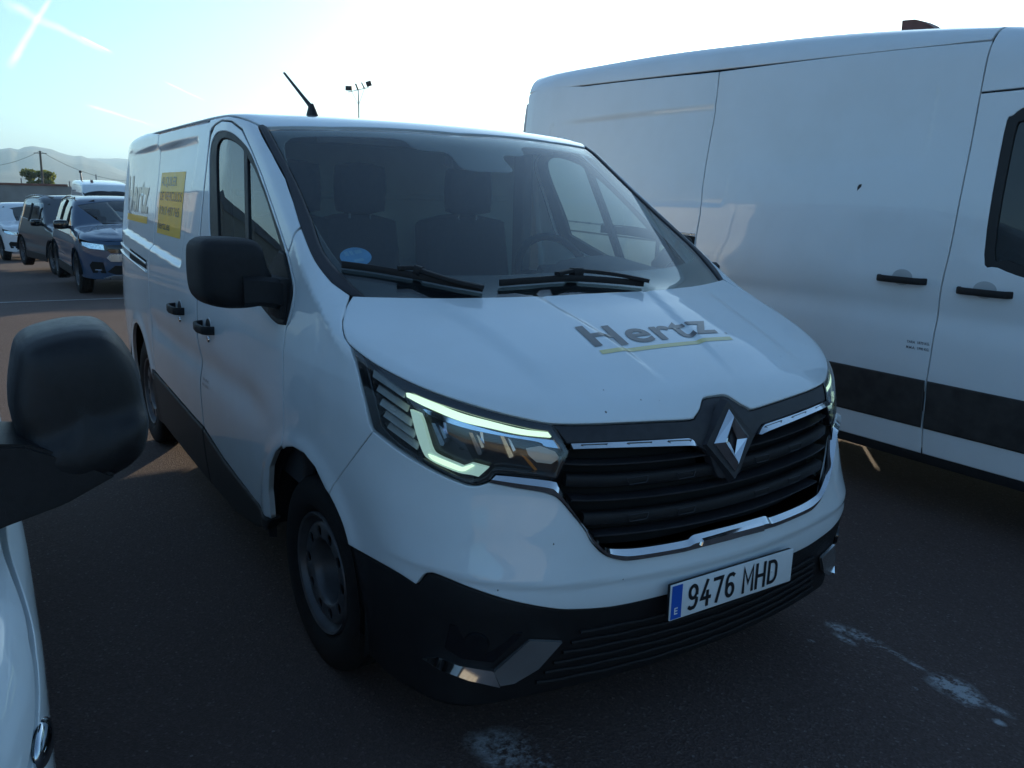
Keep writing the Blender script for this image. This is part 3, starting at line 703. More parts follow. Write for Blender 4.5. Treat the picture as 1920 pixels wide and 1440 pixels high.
def disc_mesh(R0=.186, holes=10, hr=.0195, hc=.145, prof=None):
    """flat ring cut with round holes, dished by a profile"""
    circ = lambda r, n, cx=0, cy=0: [(cx+r*math.cos(2*math.pi*k/n), cy+r*math.sin(2*math.pi*k/n)) for k in range(n)]
    loops = [circ(R0, 64), circ(.116, 48)]+[circ(hr, 14, hc*math.cos(2*math.pi*(k+.5)/holes), hc*math.sin(2*math.pi*(k+.5)/holes)) for k in range(holes)]
    pts = []; ed = []
    for L in loops:
        o = len(pts); pts += L; ed += [(o+i, o+(i+1) % len(L)) for i in range(len(L))]
    for r, n in ((.121, 50), (.170, 60), (.178, 62)): pts += circ(r, n)
    r = delaunay_2d_cdt([Vector(q) for q in pts], ed, [], 0, 1e-6, True)
    V = np.array([tuple(v) for v in r[0]]); T = np.array([f for f in r[2]]); c = V[T].mean(1)
    ok = (np.hypot(*c.T) < R0) & (np.hypot(*c.T) > .116)
    for k in range(holes): ok &= np.hypot(c[:, 0]-hc*math.cos(2*math.pi*(k+.5)/holes), c[:, 1]-hc*math.sin(2*math.pi*(k+.5)/holes)) > hr*.97
    rr = np.hypot(V[:, 0], V[:, 1]); y = np.interp(rr, [.116, .122, .170, .178, .187], [-.074, -.080, -.080, -.074, -.055])
    bm = bmesh.new(); vs = [bm.verts.new((a, b, d)) for a, b, d in zip(V[:, 0], y, V[:, 1])]
    for t in T[ok]: bm.faces.new([vs[i] for i in t])
    bmesh.ops.recalc_face_normals(bm, faces=bm.faces)
    g = bmesh.ops.extrude_face_region(bm, geom=bm.faces[:]); bmesh.ops.translate(bm, vec=(0, .006, 0), verts=[e for e in g['geom'] if isinstance(e, bmesh.types.BMVert)])
    lathe(bm, [(.118, -.076), (.112, -.068), (.106, -.04), (.102, .0), (.092, .018), (.040, .022)], 48); lathe(bm, [(.186, -.058), (.190, -.04), (.189, .0)], 48)
    bmesh.ops.recalc_face_normals(bm, faces=bm.faces)
    return bm_mesh('wheel_disc', bm, angle=40)
TY, RM, DM = tyre_mesh(), rim_mesh(), disc_mesh()
def hub_mesh():
    bm = bmesh.new(); lathe(bm, [(.0, -.005), (.022, -.005), (.030, .001), (.034, .015), (.036, .05)], 24)
    for k in range(5):
        a = 2*math.pi*k/5; cyl(bm, (.062*math.cos(a), .030, .062*math.sin(a)), (.062*math.cos(a), .006, .062*math.sin(a)), .0105, .009, 6)
    cyl(bm, (0, .05, 0), (0, .10, 0), .12, .15, 24)
    bmesh.ops.recalc_face_normals(bm, faces=bm.faces); return bm_mesh('hub', bm, angle=40)
HB = hub_mesh()
for m_, k_ in ((TY, 'rubber'), (RM, 'steel'), (DM, 'steel'), (HB, 'hub')): m_.materials.append(M[k_])
def wheel(loc, sy, parent, steer=0., spin=0.):
    w = link('wheel', None, None, parent); w.location = loc; w.rotation_euler = (0, spin, (0 if sy < 0 else math.pi)+steer)
    for nm, me in (('tyre', TY), ('rim', RM), ('wheel_disc', DM), ('hub', HB)): link(nm, me, None, w)
    return w
for cx in (0., -3.098):
    for sy in (-1, 1): wheel((cx, sy*.812, .343), sy, van, steer=R(2.0) if cx == 0 else 0, spin=random.random()*3)
# --- grille: body-coloured nose carries a dark band, slats, chrome
band = [(1346, 741.5, 1), (1326, 745), (1319, 750), (1314, 768), (1306, 781), (1298, 787), (1234, 790.5), (1109, 795.5), (1038, 795, 1), (1052, 812), (1065, 831, 1), (1293, 821, 1), (1305, 830), (1313, 838, 1), (1333, 849, 1), (1341, 872), (1350, 895), (1367, 897, 1)]
panel('grille_band', VAN, NOSE, half(band, NOSE), M['plastic_grey'], van, step=.02, off=-.006, depth=.03, edge=.008, bev=.004)
opening = [(1367, 880, 1), (1345, 880), (1330, 846, 1), (1300, 836, 1), (1072, 840, 1), (1066, 850), (1040, 903, 1), (1064, 946), (1090, 986), (1118, 1017), (1133, 1031), (1147, 1034), (1200, 1031), (1283, 1017), (1367, 994, 1)]
panel('grille_back', VAN, NOSE, half(opening, NOSE), M['black'], van, step=.05, off=-.075, depth=0)
ye = spl([.68, .72, .78, .85, .95, 1.0], [.40, .452, .492, .520, .535, .53])
for z0, h, dpt, mm in ((.920, .006, .05, 'plastic_grey'), (.872, .034, .035, 'plastic'), (.822, .006, .05, 'plastic_grey'), (.767, .034, .035, 'plastic'), (.722, .006, .05, 'plastic_grey')):
    for sy in (-1, 1):
        if z0 > .85: ys = np.linspace(.045 if z0 < .9 else .075, float(ye(z0))+.012, 26)
        else: ys = np.linspace(-float(ye(z0))-.012, float(ye(z0))+.012, 50)
        if z0 <= .85 and sy > 0: continue
        pts = np.array([(1.3, y*(sy if z0 > .85 else 1), z0+.09*y*y) for y in ys]); P = VAN.trace(pts, np.tile([-1., 0, 0], (len(pts), 1)), 60)-[dpt/2+.018, 0, 0]
        link('grille_slat', tube_mesh('grille_slat', P, 0, flat=(dpt, h)), M[mm], van)
        if h > .02:      # two small pressed frames on each broad slat
            for c in (.16, .33):
                for s2 in ((sy,) if z0 > .85 else (-1, 1)):
                    fr = np.array([(1.3, (c+a)*s2, z0+.09*c*c+b) for a, b in ((-.035, .009), (.035, .009), (.028, -.009), (-.028, -.009), (-.035, .009))])
                    Q = VAN.trace(fr, np.tile([-1., 0, 0], (5, 1)), 60)-[.0165, 0, 0]
                    link('slat_frame', tube_mesh('slat_frame', Q, .0016, n=4), M['plastic_grey'], van)
def resamp(P, n):
    P = np.asarray(P); s = np.concatenate([[0], np.cumsum(np.linalg.norm(np.diff(P, axis=0), axis=1))]); t = np.linspace(0, s[-1], n)
    return np.stack([np.interp(t, s, P[:, k]) for k in range(P.shape[1])], 1)
def facet_strip(name, S, a, b, h, m, parent, n=60, off=.0, sides=(1, -1), ridge=.5, ea=.002):
    """moulding between two edge lines, with a raised crest"""
    A, B = S.snap(resamp(a, n)), S.snap(resamp(b, n)); Mi = S.snap(A*(1-ridge)+B*ridge); N = S.grad(Mi)
    top = Mi+N*(h+off); A2, B2 = A+S.grad(A)*(off+ea), B+S.grad(B)*(off+.002); A0, B0 = A-S.grad(A)*.012, B-S.grad(B)*.012
    rows = [A0, A2, top, B2, B0]; out = []
    for s in sides:
        bm = bmesh.new(); vv = [[bm.verts.new(p*[1, s, 1]) for p in r] for r in rows]
        for r0, r1 in zip(vv, vv[1:]):
            for i in range(n-1): bm.faces.new((r0[i], r0[i+1], r1[i+1], r1[i]))
        for e in (0, n-1): bm.faces.new([r[e] for r in vv])
        bmesh.ops.recalc_face_normals(bm, faces=bm.faces)
        out.append(link(name, bm_mesh(name, bm, angle=28), m, parent))
    return out
def line(px, S=VAN, n=5):
    q = curve(px, n)[:-(n-1)]; return seen(S, [tuple(a) for a in q], n=0)
fo = line([(1367, 1010, 1), (1300, 1027), (1267, 1035), (1187, 1048), (1160, 1048), (1133, 1038), (1110, 1017), (1096, 992), (1067, 956), (1046, 932.5), (1023, 922), (965, 912), (918, 902, 1)])
fi = line([(1367, 986, 1), (1302, 1002), (1295, 1005), (1283, 1013), (1200, 1027), (1147, 1029), (1133, 1025), (1120, 1013), (1093, 983), (1067, 943), (1046, 912), (1038, 903), (965, 894), (930, 891, 1)])
fo[0, 1] = 0; fi[0, 1] = 0
facet_strip('chrome_frame', VAN, fo, fi, .015, M['chrome'], van, n=70, ridge=.46, ea=.012)
# raised centre bar of the frame
ba = seen(VAN, [(1312, 1007), (1367, 992), (1422, 977)], n=0); bb = seen(VAN, [(1308, 1021), (1367, 1007), (1424, 993)], n=0)
facet_strip('frame_centre_bar', VAN, bb, ba, .014, M['chrome'], van, n=24, ridge=.72, off=.006, sides=(1,), ea=.013)
sa = line([(1070, 832, 1), (1130, 830), (1200, 827), (1293, 821.5, 1), (1302, 828), (1309, 835, 1)]); sb = line([(1073, 843.5, 1), (1200, 840), (1296, 837, 1), (1303, 836.5), (1309, 836, 1)])
facet_strip('chrome_strip', VAN, sa, sb, .011, M['chrome'], van, n=30, off=.001, ridge=.86)
for a, b, c, d in ((1088, 834.5, 1137, 838.5), (1174, 831, 1220, 836), (1250, 827, 1294, 832)):
    fr = seen(VAN, [(a, b), (c, b-2), (c-5, d-1.5), (a+6, d), (a, b)], n=0)
    for s in (1, -1):
        P = VAN.snap(fr); P = (P+VAN.grad(P)*.007)*[1, s, 1]
        link('strip_frame', tube_mesh('strip_frame', P, .0013, n=4), M['gloss_black'], van)
# --- rhombus badge
bd = link('badge', None, None, van); bc = np.array([.992, 0, .960]); tl = R(14)
ez = np.array([-math.sin(tl), 0, math.cos(tl)]); ey = np.array([0, 1., 0]); ex = np.array([math.cos(tl), 0, math.sin(tl)])
def bp(y, z, d): return bc+ey*y+ez*z+ex*d
bm = bmesh.new()
O = [(0, .092), (.074, .0), (0, -.092), (-.074, 0)]; I = [(0, .044), (.017, 0), (0, -.044), (-.017, 0)]; Mi = [((a[0]+b[0])/2, (a[1]+b[1])/2) for a, b in zip(O, I)]
ro = [bm.verts.new(bp(a, b, .0)) for a, b in O]; rm = [bm.verts.new(bp(a, b, .017)) for a, b in Mi]; ri = [bm.verts.new(bp(a, b, .004)) for a, b in I]; rz = [bm.verts.new(bp(a, b, -.02)) for a, b in O]
for k in range(4):
    j = (k+1) % 4
    for A, B in ((rz, ro), (ro, rm), (rm, ri)): bm.faces.new((A[k], A[j], B[j], B[k]))
bmesh.ops.recalc_face_normals(bm, faces=bm.faces)
es = [e for e in bm.edges if any(v in rm for v in e.verts) and all(v in rm for v in e.verts)]
bmesh.ops.bevel(bm, geom=es, offset=.0015, segments=2, affect='EDGES')
link('rhombus', bm_mesh('rhombus', bm), M['chrome'], bd)
bm = bmesh.new(); v = [bm.verts.new(bp(a*1.35, b*1.25, -.004)) for a, b in O]; w = [bm.verts.new(bp(a*1.5, b*1.38, -.03)) for a, b in O]
bm.faces.new(v)
for k in range(4): bm.faces.new((w[k], w[(k+1) % 4], v[(k+1) % 4], v[k]))
bmesh.ops.recalc_face_normals(bm, faces=bm.faces); link('badge_plinth', bm_mesh('badge_plinth', bm), M['plastic_grey'], bd)
# --- headlamps
LAMP = [(659, 651, 1), (702, 682.5), (765, 715.5), (827, 740.5), (921, 769.5), (993, 787), (1035, 794.5, 1), (1041, 801), (1068, 847, 1), (1064, 860), (1043, 900, 1), (1000, 897), (935, 889), (925, 893), (917, 900), (905, 907), (892, 910), (862, 904), (804, 878), (746, 843.5), (700, 808, 1), (692, 795, 1), (684, 755), (673, 708)]
for s in (1, -1):
    hl = link('headlamp', None, None, van)
    def both(pts): return pts
    luv = oneside(LAMP, NOSE)
    mk = dict(mirror=(s == -1))
    panel('lamp_housing', VAN, NOSE, luv, M['lampin'], hl, step=.03, off=-.040, depth=0, edge=.012, **mk)
    panel('lamp_lens', VAN, NOSE, luv, M['lampglass'], hl, step=.02, off=-.002, depth=0, edge=.010, **mk)
    Z = lambda q: (600+q[0]*.29167, 600+q[1]*.29167)
    rimo = [Z(q)+tuple(q[2:]) for q in ((205, 175, 1), (480, 345), (900, 520), (1300, 632), (1482, 668, 1), (1600, 850, 1), (1530, 1020, 1), (1155, 985), (1090, 1030), (1000, 1058), (900, 1035), (700, 945), (500, 825), (345, 712, 1), (322, 660), (240, 330))]
    rimi = [Z(q)+tuple(q[2:]) for q in ((268, 205, 1), (520, 425), (900, 575), (1300, 680), (1470, 708, 1), (1572, 852, 1), (1510, 1000, 1), (1150, 962), (1075, 1000), (1000, 1035), (900, 1018), (700, 925), (500, 800), (385, 690, 1), (365, 600), (300, 330))]
    panel('lamp_bezel', VAN, NOSE, oneside(rimo, NOSE), M['gloss_black'], hl, step=.03, off=-.006, depth=.02, edge=.008, bev=.003, holes=[oneside(rimi, NOSE)], **mk)
    def piece(name, q, th, m, off, inw=.01, smooth=0):
        p = seen(VAN, [Z(a) for a in q] if not smooth else [Z(a[:2])+tuple(a[2:]) for a in q], n=smooth)
        return stud(name, VAN, p*[1, s, 1], th, m, hl, off=off, inward=inw)
    for k, q in enumerate((((300, 300), (318, 362), (520, 498), (512, 448)), ((328, 412), (342, 452), (541, 592), (530, 552)), ((350, 508), (362, 545), (566, 688), (556, 652)), ((374, 590), (386, 622), (583, 764), (575, 735)), ((398, 672), (410, 698), (606, 842), (594, 812)))):
        # angled fin: upper edge set back, lower edge forward
        P = seen(VAN, [Z(a) for a in q], n=0)*[1, s, 1]; N = VAN.grad(P); D = np.array([-.030, -.012, -.012, -.030])
        A = P+N*D[:, None]; bmv = bmesh.new(); t = [bmv.verts.new(p) for p in A]; u = [bmv.verts.new(p) for p in A-N*.006]
        bmv.faces.new(t); bmv.faces.new(u[::-1])
        for i in range(4): bmv.faces.new((u[i], u[(i+1) % 4], t[(i+1) % 4], t[i]))
        bmesh.ops.recalc_face_normals(bmv, faces=bmv.faces); link('lamp_fin', bm_mesh('lamp_fin', bmv), M['louvre'], hl)
    piece('daylight_strip', [(538, 462, 1), (542, 492, 1), (600, 525), (700, 572), (900, 652), (1100, 696), (1300, 732), (1508, 747, 1), (1482, 715, 1), (1300, 694), (1100, 644), (900, 590), (700, 510), (575, 464)], .006, M['led'], -.018, smooth=4)
    piece('light_guide', [(560, 575, 1), (622, 600, 1), (645, 660), (672, 760), (700, 848), (745, 888), (905, 952, 1), (968, 933, 1), (1078, 960, 1), (1012, 1016, 1), (960, 1004), (880, 990), (760, 945), (680, 902), (645, 862), (600, 740)], .006, M['led_dim'], -.020, smooth=4)
    piece('light_guide_edge', [(682, 870, 1), (742, 892), (905, 957, 1), (968, 937, 1), (985, 945, 1), (925, 978, 1), (880, 975), (760, 930), (700, 898)], .002, M['led'], -.012, smooth=4)
    piece('lamp_trim', [(640, 572, 1), (682, 580), (900, 655), (1200, 733), (1520, 770, 1), (1562, 828, 1), (1455, 812), (1405, 782), (1150, 742), (900, 690), (700, 618)], .004, M['blue_refl'], -.022, smooth=4)
    for k, (cx, cy) in enumerate(((735, 730), (985, 790), (1195, 810))):
        piece('lamp_module', [(cx-45, cy-70), (cx+10, cy-62), (cx+75, cy+35), (cx+55, cy+95), (cx+5, cy+85)], .010, M['gloss_black'], -.036)
        piece('reflector', [(cx-38, cy-66), (cx-14, cy-62), (cx+48, cy+70), (cx+40, cy+90), (cx+18, cy+84)], .004, M['reflector'], -.022)
        piece('reflector', [(cx+12, cy-52), (cx+30, cy-40), (cx+64, cy+32), (cx+46, cy+42)], .004, M['reflector'], -.022)
        piece('reflector', [(cx-62+95, cy-70), (cx+52, cy-66), (cx+66, cy+60), (cx+50, cy+62)], .003, M['blue_refl'], -.030) if k < 2 else None
    piece('side_reflector', [(1300, 880), (1325, 890), (1365, 930), (1405, 978), (1385, 982), (1345, 940)], .003, M['amber'], -.03)
    piece('main_reflector', [(1330, 830), (1430, 810), (1530, 850), (1560, 900), (1500, 940), (1400, 930), (1345, 880)], .003, M['chrome_dark'], -.034)
# --- lower corner blades with fog recess
for s in (1, -1):
    p1 = seen(VAN, [(796, 1231), (822, 1230), (863, 1245), (925, 1254), (935, 1277), (882, 1268), (830, 1250)], n=0)
    p2 = seen(VAN, [(926, 1254), (992, 1198), (1052, 1200), (1006, 1246), (961, 1272), (936, 1277)], n=0)
    stud('corner_blade', VAN, p1*[1, s, 1], .004, M['chrome'], van, off=.002, tilt=.38); stud('corner_blade', VAN, p2*[1, s, 1], .004, M['blade'], van, off=.004, tilt=.10)
    fp = seen(VAN, [(842, 1172), (980, 1188), (968, 1202), (925, 1243), (866, 1236), (833, 1215)], n=0)
    stud('fog_recess', VAN, fp*[1, s, 1], .003, M['gloss_black'], van, off=-.004)
    c = VAN.snap(seen(VAN, [(893, 1208)], n=0)*[1, s, 1])[0]; nn = VAN.grad(c[None])[0]
    bm = bmesh.new(); cyl(bm, c-nn*.01, c+nn*.004, .036, .034, 24); link('fog_lamp', bm_mesh('fog_lamp', bm, angle=40), M['lampin'], van)
# --- number plate
pl = link('number_plate', None, None, van); pc0 = np.array([1.0495, 0, .5285]); pt = .02
bm = bmesh.new(); box(bm, (pc0[0]-.003, 0, pc0[2]), (.005, .520, .110), bev=.0022); link('plate_sheet', bm_mesh('plate_sheet', bm, angle=30), M['plate'], pl)
bm = bmesh.new(); box(bm, (pc0[0]-.012, 0, pc0[2]+.0), (.012, .516, .106), bev=.003); link('plate_holder', bm_mesh('plate_holder', bm, angle=30), M['plastic'], pl)
px0 = pc0[0]
bm = bmesh.new(); box(bm, (px0+.0003, -.2365, pc0[2]), (.0012, .040, .103), bev=.0005); link('plate_band', bm_mesh('plate_band', bm), M['plate_blue'], pl)
letters('country_letter', 'E', (px0+.001, -.2445, pc0[2]-.037), (0, 1, 0), (0, 0, 1), .021, M['white_print'], pl, bold=.02, off=.0006, width=.013)
# plate characters drawn as stroked glyphs of the national plate fount
def arc(cx, cy, rx, ry, a0, a1, n=14): return [(cx+rx*math.cos(R(a0+(a1-a0)*k/n)), cy+ry*math.sin(R(a0+(a1-a0)*k/n))) for k in range(n+1)]
GL = {
 '9': [arc(.5, .70, .36, .25, 0, 360, 24), [(.86, .70)]+arc(.46, .36, .40, .32, 0, -70, 8)[1:]+[(.30, .05), (.16, .10)]],
 '4': [[(.62, 1.0), (.10, .30), (.95, .30)], [(.68, .55), (.68, .0)]],
 '7': [[(.10, .95), (.90, .95), (.40, .0)]],
 '6': [arc(.5, .30, .36, .25, 0, 360, 24), [(.14, .30)]+arc(.54, .64, .40, .32, 180, 110, 8)[1:]+[(.70, .95), (.84, .90)]],
 'M': [[(.06, 0), (.06, 1), (.5, .35), (.94, 1), (.94, 0)]], 'H': [[(.10, 0), (.10, 1)], [(.90, 0), (.90, 1)], [(.10, .5), (.90, .5)]],
 'D': [[(.12, .05), (.12, .95), (.45, .95)]+arc(.45, .65, .43, .30, 90, 0, 6)[1:]+arc(.45, .35, .43, .30, 0, -90, 6)+[(.12, .05)]]}
def glyph(ch, y0, z0, w, h, sw, x, parent):
    bm = bmesh.new()
    for st in GL[ch]:
        P = [Vector((a*w, b*h)) for a, b in st]; closed = (P[0]-P[-1]).length < 1e-4; L = []; n = len(P)
        for i, q in enumerate(P):
            t0 = (q-P[i-1]) if i or closed else (P[1]-q)
            if i == 0 and closed: t0 = q-P[-2]
            t1 = (P[(i+1) % n]-q) if i < n-1 else ((P[1]-q) if closed else t0)
            t0 = t0.normalized(); t1 = t1.normalized(); m_ = (t0+t1); m_ = m_.normalized() if m_.length > 1e-3 else t0
            nrm = Vector((-m_.y, m_.x)); k = sw/2/max(.6, abs(nrm.dot(Vector((-t0.y, t0.x))))); e = Vector((0, 0))
            if not closed and i == 0: e = -t1*sw*.4
            if not closed and i == n-1: e = t0*sw*.4
            L.append((q+nrm*k+e, q-nrm*k+e))
        vs = [(bm.verts.new((x, y0+a.x, z0+a.y)), bm.verts.new((x, y0+b.x, z0+b.y))) for a, b in L]
        for a, b in zip(vs, vs[1:]): bm.faces.new((a[0], a[1], b[1], b[0]))
        x += .0001
    for f in bm.faces:
        f.normal_update()
        if f.normal.x < 0: f.normal_flip()
    me = bm_mesh('plate_character', bm); return link('plate_character', me, M['ink'], parent)
yy = -.192
for ch in '9476': glyph(ch, yy, pc0[2]-.0385, .040, .077, .0115, px0+.0011, pl); yy += .0505
yy += .026
for ch in 'MHD': glyph(ch, yy, pc0[2]-.0385, .044, .077, .0112, px0+.0011, pl); yy += .0545
for y in (-.155, .165):
    bm = bmesh.new(); cyl(bm, (px0-.002, y, pc0[2]+.0), (px0+.002, y, pc0[2]+.0), .0045, .0035, 10); link('plate_screw', bm_mesh('plate_screw', bm, angle=40), M['plate'], pl)
# --- wing mirrors
def mirror_shell(name, outline, axis_pt, fwd, d_front, d_back, m, parent, mat_glass=None):
    """rounded housing from a closed 3D outline (rearward rim plane), bulging along fwd"""
    O = resamp(np.concatenate([outline, outline[:1]]), 49)[:-1]; c = O.mean(0); fwd = np.array(fwd, float); fwd /= np.linalg.norm(fwd)
    rings = [(.90, -d_back+.002), (.965, -d_back), (1.0, -d_back*.75), (1.0, 0.), (.985, d_front*.35), (.93, d_front*.65), (.82, d_front*.87), (.62, d_front*.97), (.35, d_front), (.001, d_front*1.01)]
    bm = bmesh.new(); R_ = [[bm.verts.new(c+(p-c)*k+fwd*d) for p in O] for k, d in rings]
    for a, b in zip(R_, R_[1:]):
        for i in range(48): bm.faces.new((a[i], a[(i+1) % 48], b[(i+1) % 48], b[i]))
    bmesh.ops.remove_doubles(bm, verts=bm.verts, dist=.0004)
    bmesh.ops.recalc_face_normals(bm, faces=bm.faces)
    o = link(name, bm_mesh(name, bm, angle=60), m, parent)
    bm = bmesh.new(); bm.faces.new([bm.verts.new(c+(p-c)*.90-fwd*(d_back-.006)) for p in O]); g = link('mirror_glass', bm_mesh('mirror_glass', bm), M['chrome'], o)
    return o
def plane_hit(px, ax, val):
    o, d = pxrays(px); t = (val-o[:, ax])/d[:, ax]; return o+t[:, None]*d
MO = plane_hit(curve([(364, 470), (368, 455), (378, 447), (395, 444.5), (440, 445), (466, 448), (480, 457), (486, 475), (492, 497), (501, 515), (503, 545), (494, 562), (478, 573), (445, 577), (410, 576), (386, 568), (371, 551), (365, 515)], 4), 0, -.24)
for s in (1, -1):
    wm = link('wing_mirror', None, None, van)
    if s == 1: mirror_shell('mirror_housing', MO, None, (1, .12, 0), .085, .09, M['plastic'], wm)
    else:                                                               # the driver's mirror is folded back along the door
        th_ = R(78); O_ = MO*[1, -1, 1]-[-.20, 1.0, 0]; O_ = np.stack([O_[:, 0]*math.cos(th_)-O_[:, 1]*math.sin(th_)-.24, O_[:, 0]*math.sin(th_)+O_[:, 1]*math.cos(th_)+1.03, O_[:, 2]], 1)
        mirror_shell('mirror_housing', O_, None, (math.cos(th_), math.sin(th_), 0), .05, .05, M['plastic'], wm); O_ = None
        wm['label'] = 'mirror folded back against the door'; arm_skip = True
    arm = np.array([(-.20, -1.075, 1.315), (-.19, -1.03, 1.315), (-.20, -.99, 1.305), (-.21, -.945, 1.29)])*[1, s, 1]
    link('mirror_arm', tube_mesh('mirror_arm', arm, 0, flat=(.13, .10), up=(0, 0, 1)), M['plastic'], wm)
    bm = bmesh.new(); box(bm, (-.215, -.952*s, 1.285), (.15, .04, .14), bev=.014); link('mirror_foot', bm_mesh('mirror_foot', bm, angle=40), M['plastic'], wm)
# --- door handles
for s in (-1, 1):
    for hx, hz in ((-1.165, 1.043), (-1.745, 1.052)):
        h = link('door_handle', None, None, van); yb = abs(float(side_pts(VAN, [(hx, hz)])[0, 1]))
        pts = [(hx-.105, s*(yb-.004), hz), (hx-.100, s*(yb+.022), hz), (hx-.075, s*(yb+.040), hz), (hx, s*(yb+.047), hz), (hx+.075, s*(yb+.040), hz), (hx+.100, s*(yb+.022), hz), (hx+.105, s*(yb-.004), hz)]
        pts = [tuple(q) for q in resamp(pts, 25)]
        link('handle_grip', tube_mesh('handle_grip', pts, 0, flat=(.016, .036), up=(0, 0, 1)), M['plastic'], h)
        ell = lambda cx, cz, rx, rz, n=28: np.array([(cx+rx*math.cos(2*math.pi*k/n), -.97, cz+rz*math.sin(2*math.pi*k/n)) for k in range(n)])
        P = side_pts(VAN, ell(hx+.005, hz+.004, .050, .042)[:, [0, 2]])*[1, -s, 1]
        stud('handle_bowl', VAN, P, .0012, M['chrome_dark'] if 0 else M['white'], h, off=.0)
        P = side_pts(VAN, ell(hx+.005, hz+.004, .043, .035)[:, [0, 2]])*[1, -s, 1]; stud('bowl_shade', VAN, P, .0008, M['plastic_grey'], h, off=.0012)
        bm = bmesh.new(); cyl(bm, (hx+.008, s*yb, hz-.052), (hx+.008, s*(yb+.008), hz-.052), .014, .012, 20); link('lock_cap', bm_mesh('lock_cap', bm, angle=40), M['chrome'], h)
# --- sliding-door rail on the quarter
for s in (1, -1):
    P = side_pts(VAN, [(-2.70, 1.165), (-2.70, 1.215), (-3.3, 1.238), (-3.92, 1.262), (-3.92, 1.190), (-3.3, 1.178)])*[1, s, 1]
    stud('door_rail', VAN, P, .004, M['black'], van, off=-.001)
    for zz, mm in ((1.208, 'chrome_dark'), (1.160, 'white')):
        L_ = side_pts(VAN, [(-2.68-.1*i, zz-.012+.004*i) for i in range(13)]); L_ = (L_+VAN.grad(L_)*.004)*[1, s, 1]
        link('rail_edge', tube_mesh('rail_edge', L_, .007, n=8), M[mm], van)
# --- wipers
def on_glass(px, off=.022, n=5):
    P = line([(px[0][0], px[0][1], 1)]+list(px[1:-1])+[(px[-1][0], px[-1][1], 1)], n=n); return P+VAN.grad(P)*off
for bl, ar in (([(641, 501), (700, 509), (770, 521), (840, 535), (905, 547)], [(745, 516), (775, 516), (800, 525), (850, 541), (905, 554)]),
               ([(936, 536), (1000, 531), (1067, 527), (1140, 531), (1204, 537)], [(1040, 527), (1068, 521), (1100, 522), (1150, 528), (1215, 541)])):
    w = link('wiper', None, None, van)
    link('wiper_blade', tube_mesh('wiper_blade', on_glass(bl, .012), 0, flat=(.012, .022)), M['plastic'], w)
    link('wiper_arm', tube_mesh('wiper_arm', on_glass(ar, .030), 0, flat=(.026, .014)), M['plastic'], w)
    kp = on_glass(ar, .024)[5:9]; link('wiper_clip', tube_mesh('wiper_clip', kp, 0, flat=(.034, .030)), M['plastic'], w)
# --- aerial on the roof
ae = link('aerial', None, None, van); a0 = np.array([-1.13, -.465, 1.962]); tip = plane_hit([(533, 137)], 1, -.47)[0]
a0 = plane_hit([(586, 216)], 1, -.465)[0]
bm = bmesh.new(); cyl(bm, (a0[0]-.004, a0[1], a0[2]-.02), (a0[0]-.012, a0[1], a0[2]+.048), .05, .016, 20); bmesh.ops.scale(bm, vec=(1.25, .55, 1), space=Matrix.Translation((-a0[0], -a0[1], -a0[2])), verts=bm.verts); link('aerial_foot', bm_mesh('aerial_foot', bm, angle=50), M['plastic'], ae)
st_ = plane_hit([(586, 204)], 1, -.465)[0]
link('aerial_rod', tube_mesh('aerial_rod', [st_, st_*.7+tip*.3, tip], [.011, .008, .0055], n=12), M['plastic'], ae)
# --- lettering on bonnet and sides
wd = link('bonnet_lettering', None, None, van)
letters('word', 'Hertz', (.655, -.262, 1.19), (-.028, 1, 0), (-1, .05, .38), .125, M['ink_grey'], wd, S=VAN, bold=.020, width=.545, off=.0022, cap=.73, cuts=60, drop=(0, 0, -1), spacing=1.07)
uv_ = [(0, 0), (.56, 0), (.56, .026), (0, .026)]
def strip_print(name, org, ux, uy, L, h, m, parent, S, off=.0014, n=40, nr=14):
    org, ux, uy = (np.array(a, float) for a in (org, ux, uy)); ux /= np.linalg.norm(ux); uy /= np.linalg.norm(uy)
    P = []
    for j in range(nr+1):
        for i in range(n+1): P.append(org+ux*L*i/n+uy*h*j/nr)
    P = S.snap(np.array(P)); N = S.grad(P); P = P+N*off
    F = [(j*(n+1)+i, j*(n+1)+i+1, (j+1)*(n+1)+i+1, (j+1)*(n+1)+i) for j in range(nr) for i in range(n)]
    nn = np.cross(P[F[0][1]]-P[F[0][0]], P[F[0][3]]-P[F[0][0]])
    if nn @ N[0] < 0: F = [f[::-1] for f in F]
    return link(name, mesh_of(name, P, F, N), m, parent)
strip_print('underline', (.693, -.262, 1.18), (-.02, 1, 0), (-1, .05, .38), .57, .020, M['yellow_faded'], wd, VAN)
letters('mark', 'R', (.648, .310, 1.19), (0, 1, 0), (-1, 0, .38), .014, M['ink_grey'], wd, S=VAN, cuts=2)
sd_ = link('side_lettering', None, None, van)
letters('word', 'Hertz', (-3.76, -.88, 1.485), (1, 0, 0), (0, .15, 1), .225, M['ink_grey'], sd_, S=VAN, bold=.030, width=.88, off=.0022, cap=.73, cuts=60, drop=(0, 1, 0))
strip_print('underline', (-3.76, -.88, 1.415), (1, 0, 0), (0, .1, 1), .88, .042, M['yellow'], sd_, VAN)
st2 = link('rental_sticker', None, None, van)
strip_print('sticker_sheet', (-2.52, -.92, 1.385), (1, 0, 0), (0, .15, 1), .64, .335, M['yellow'], st2, VAN, off=.0014)
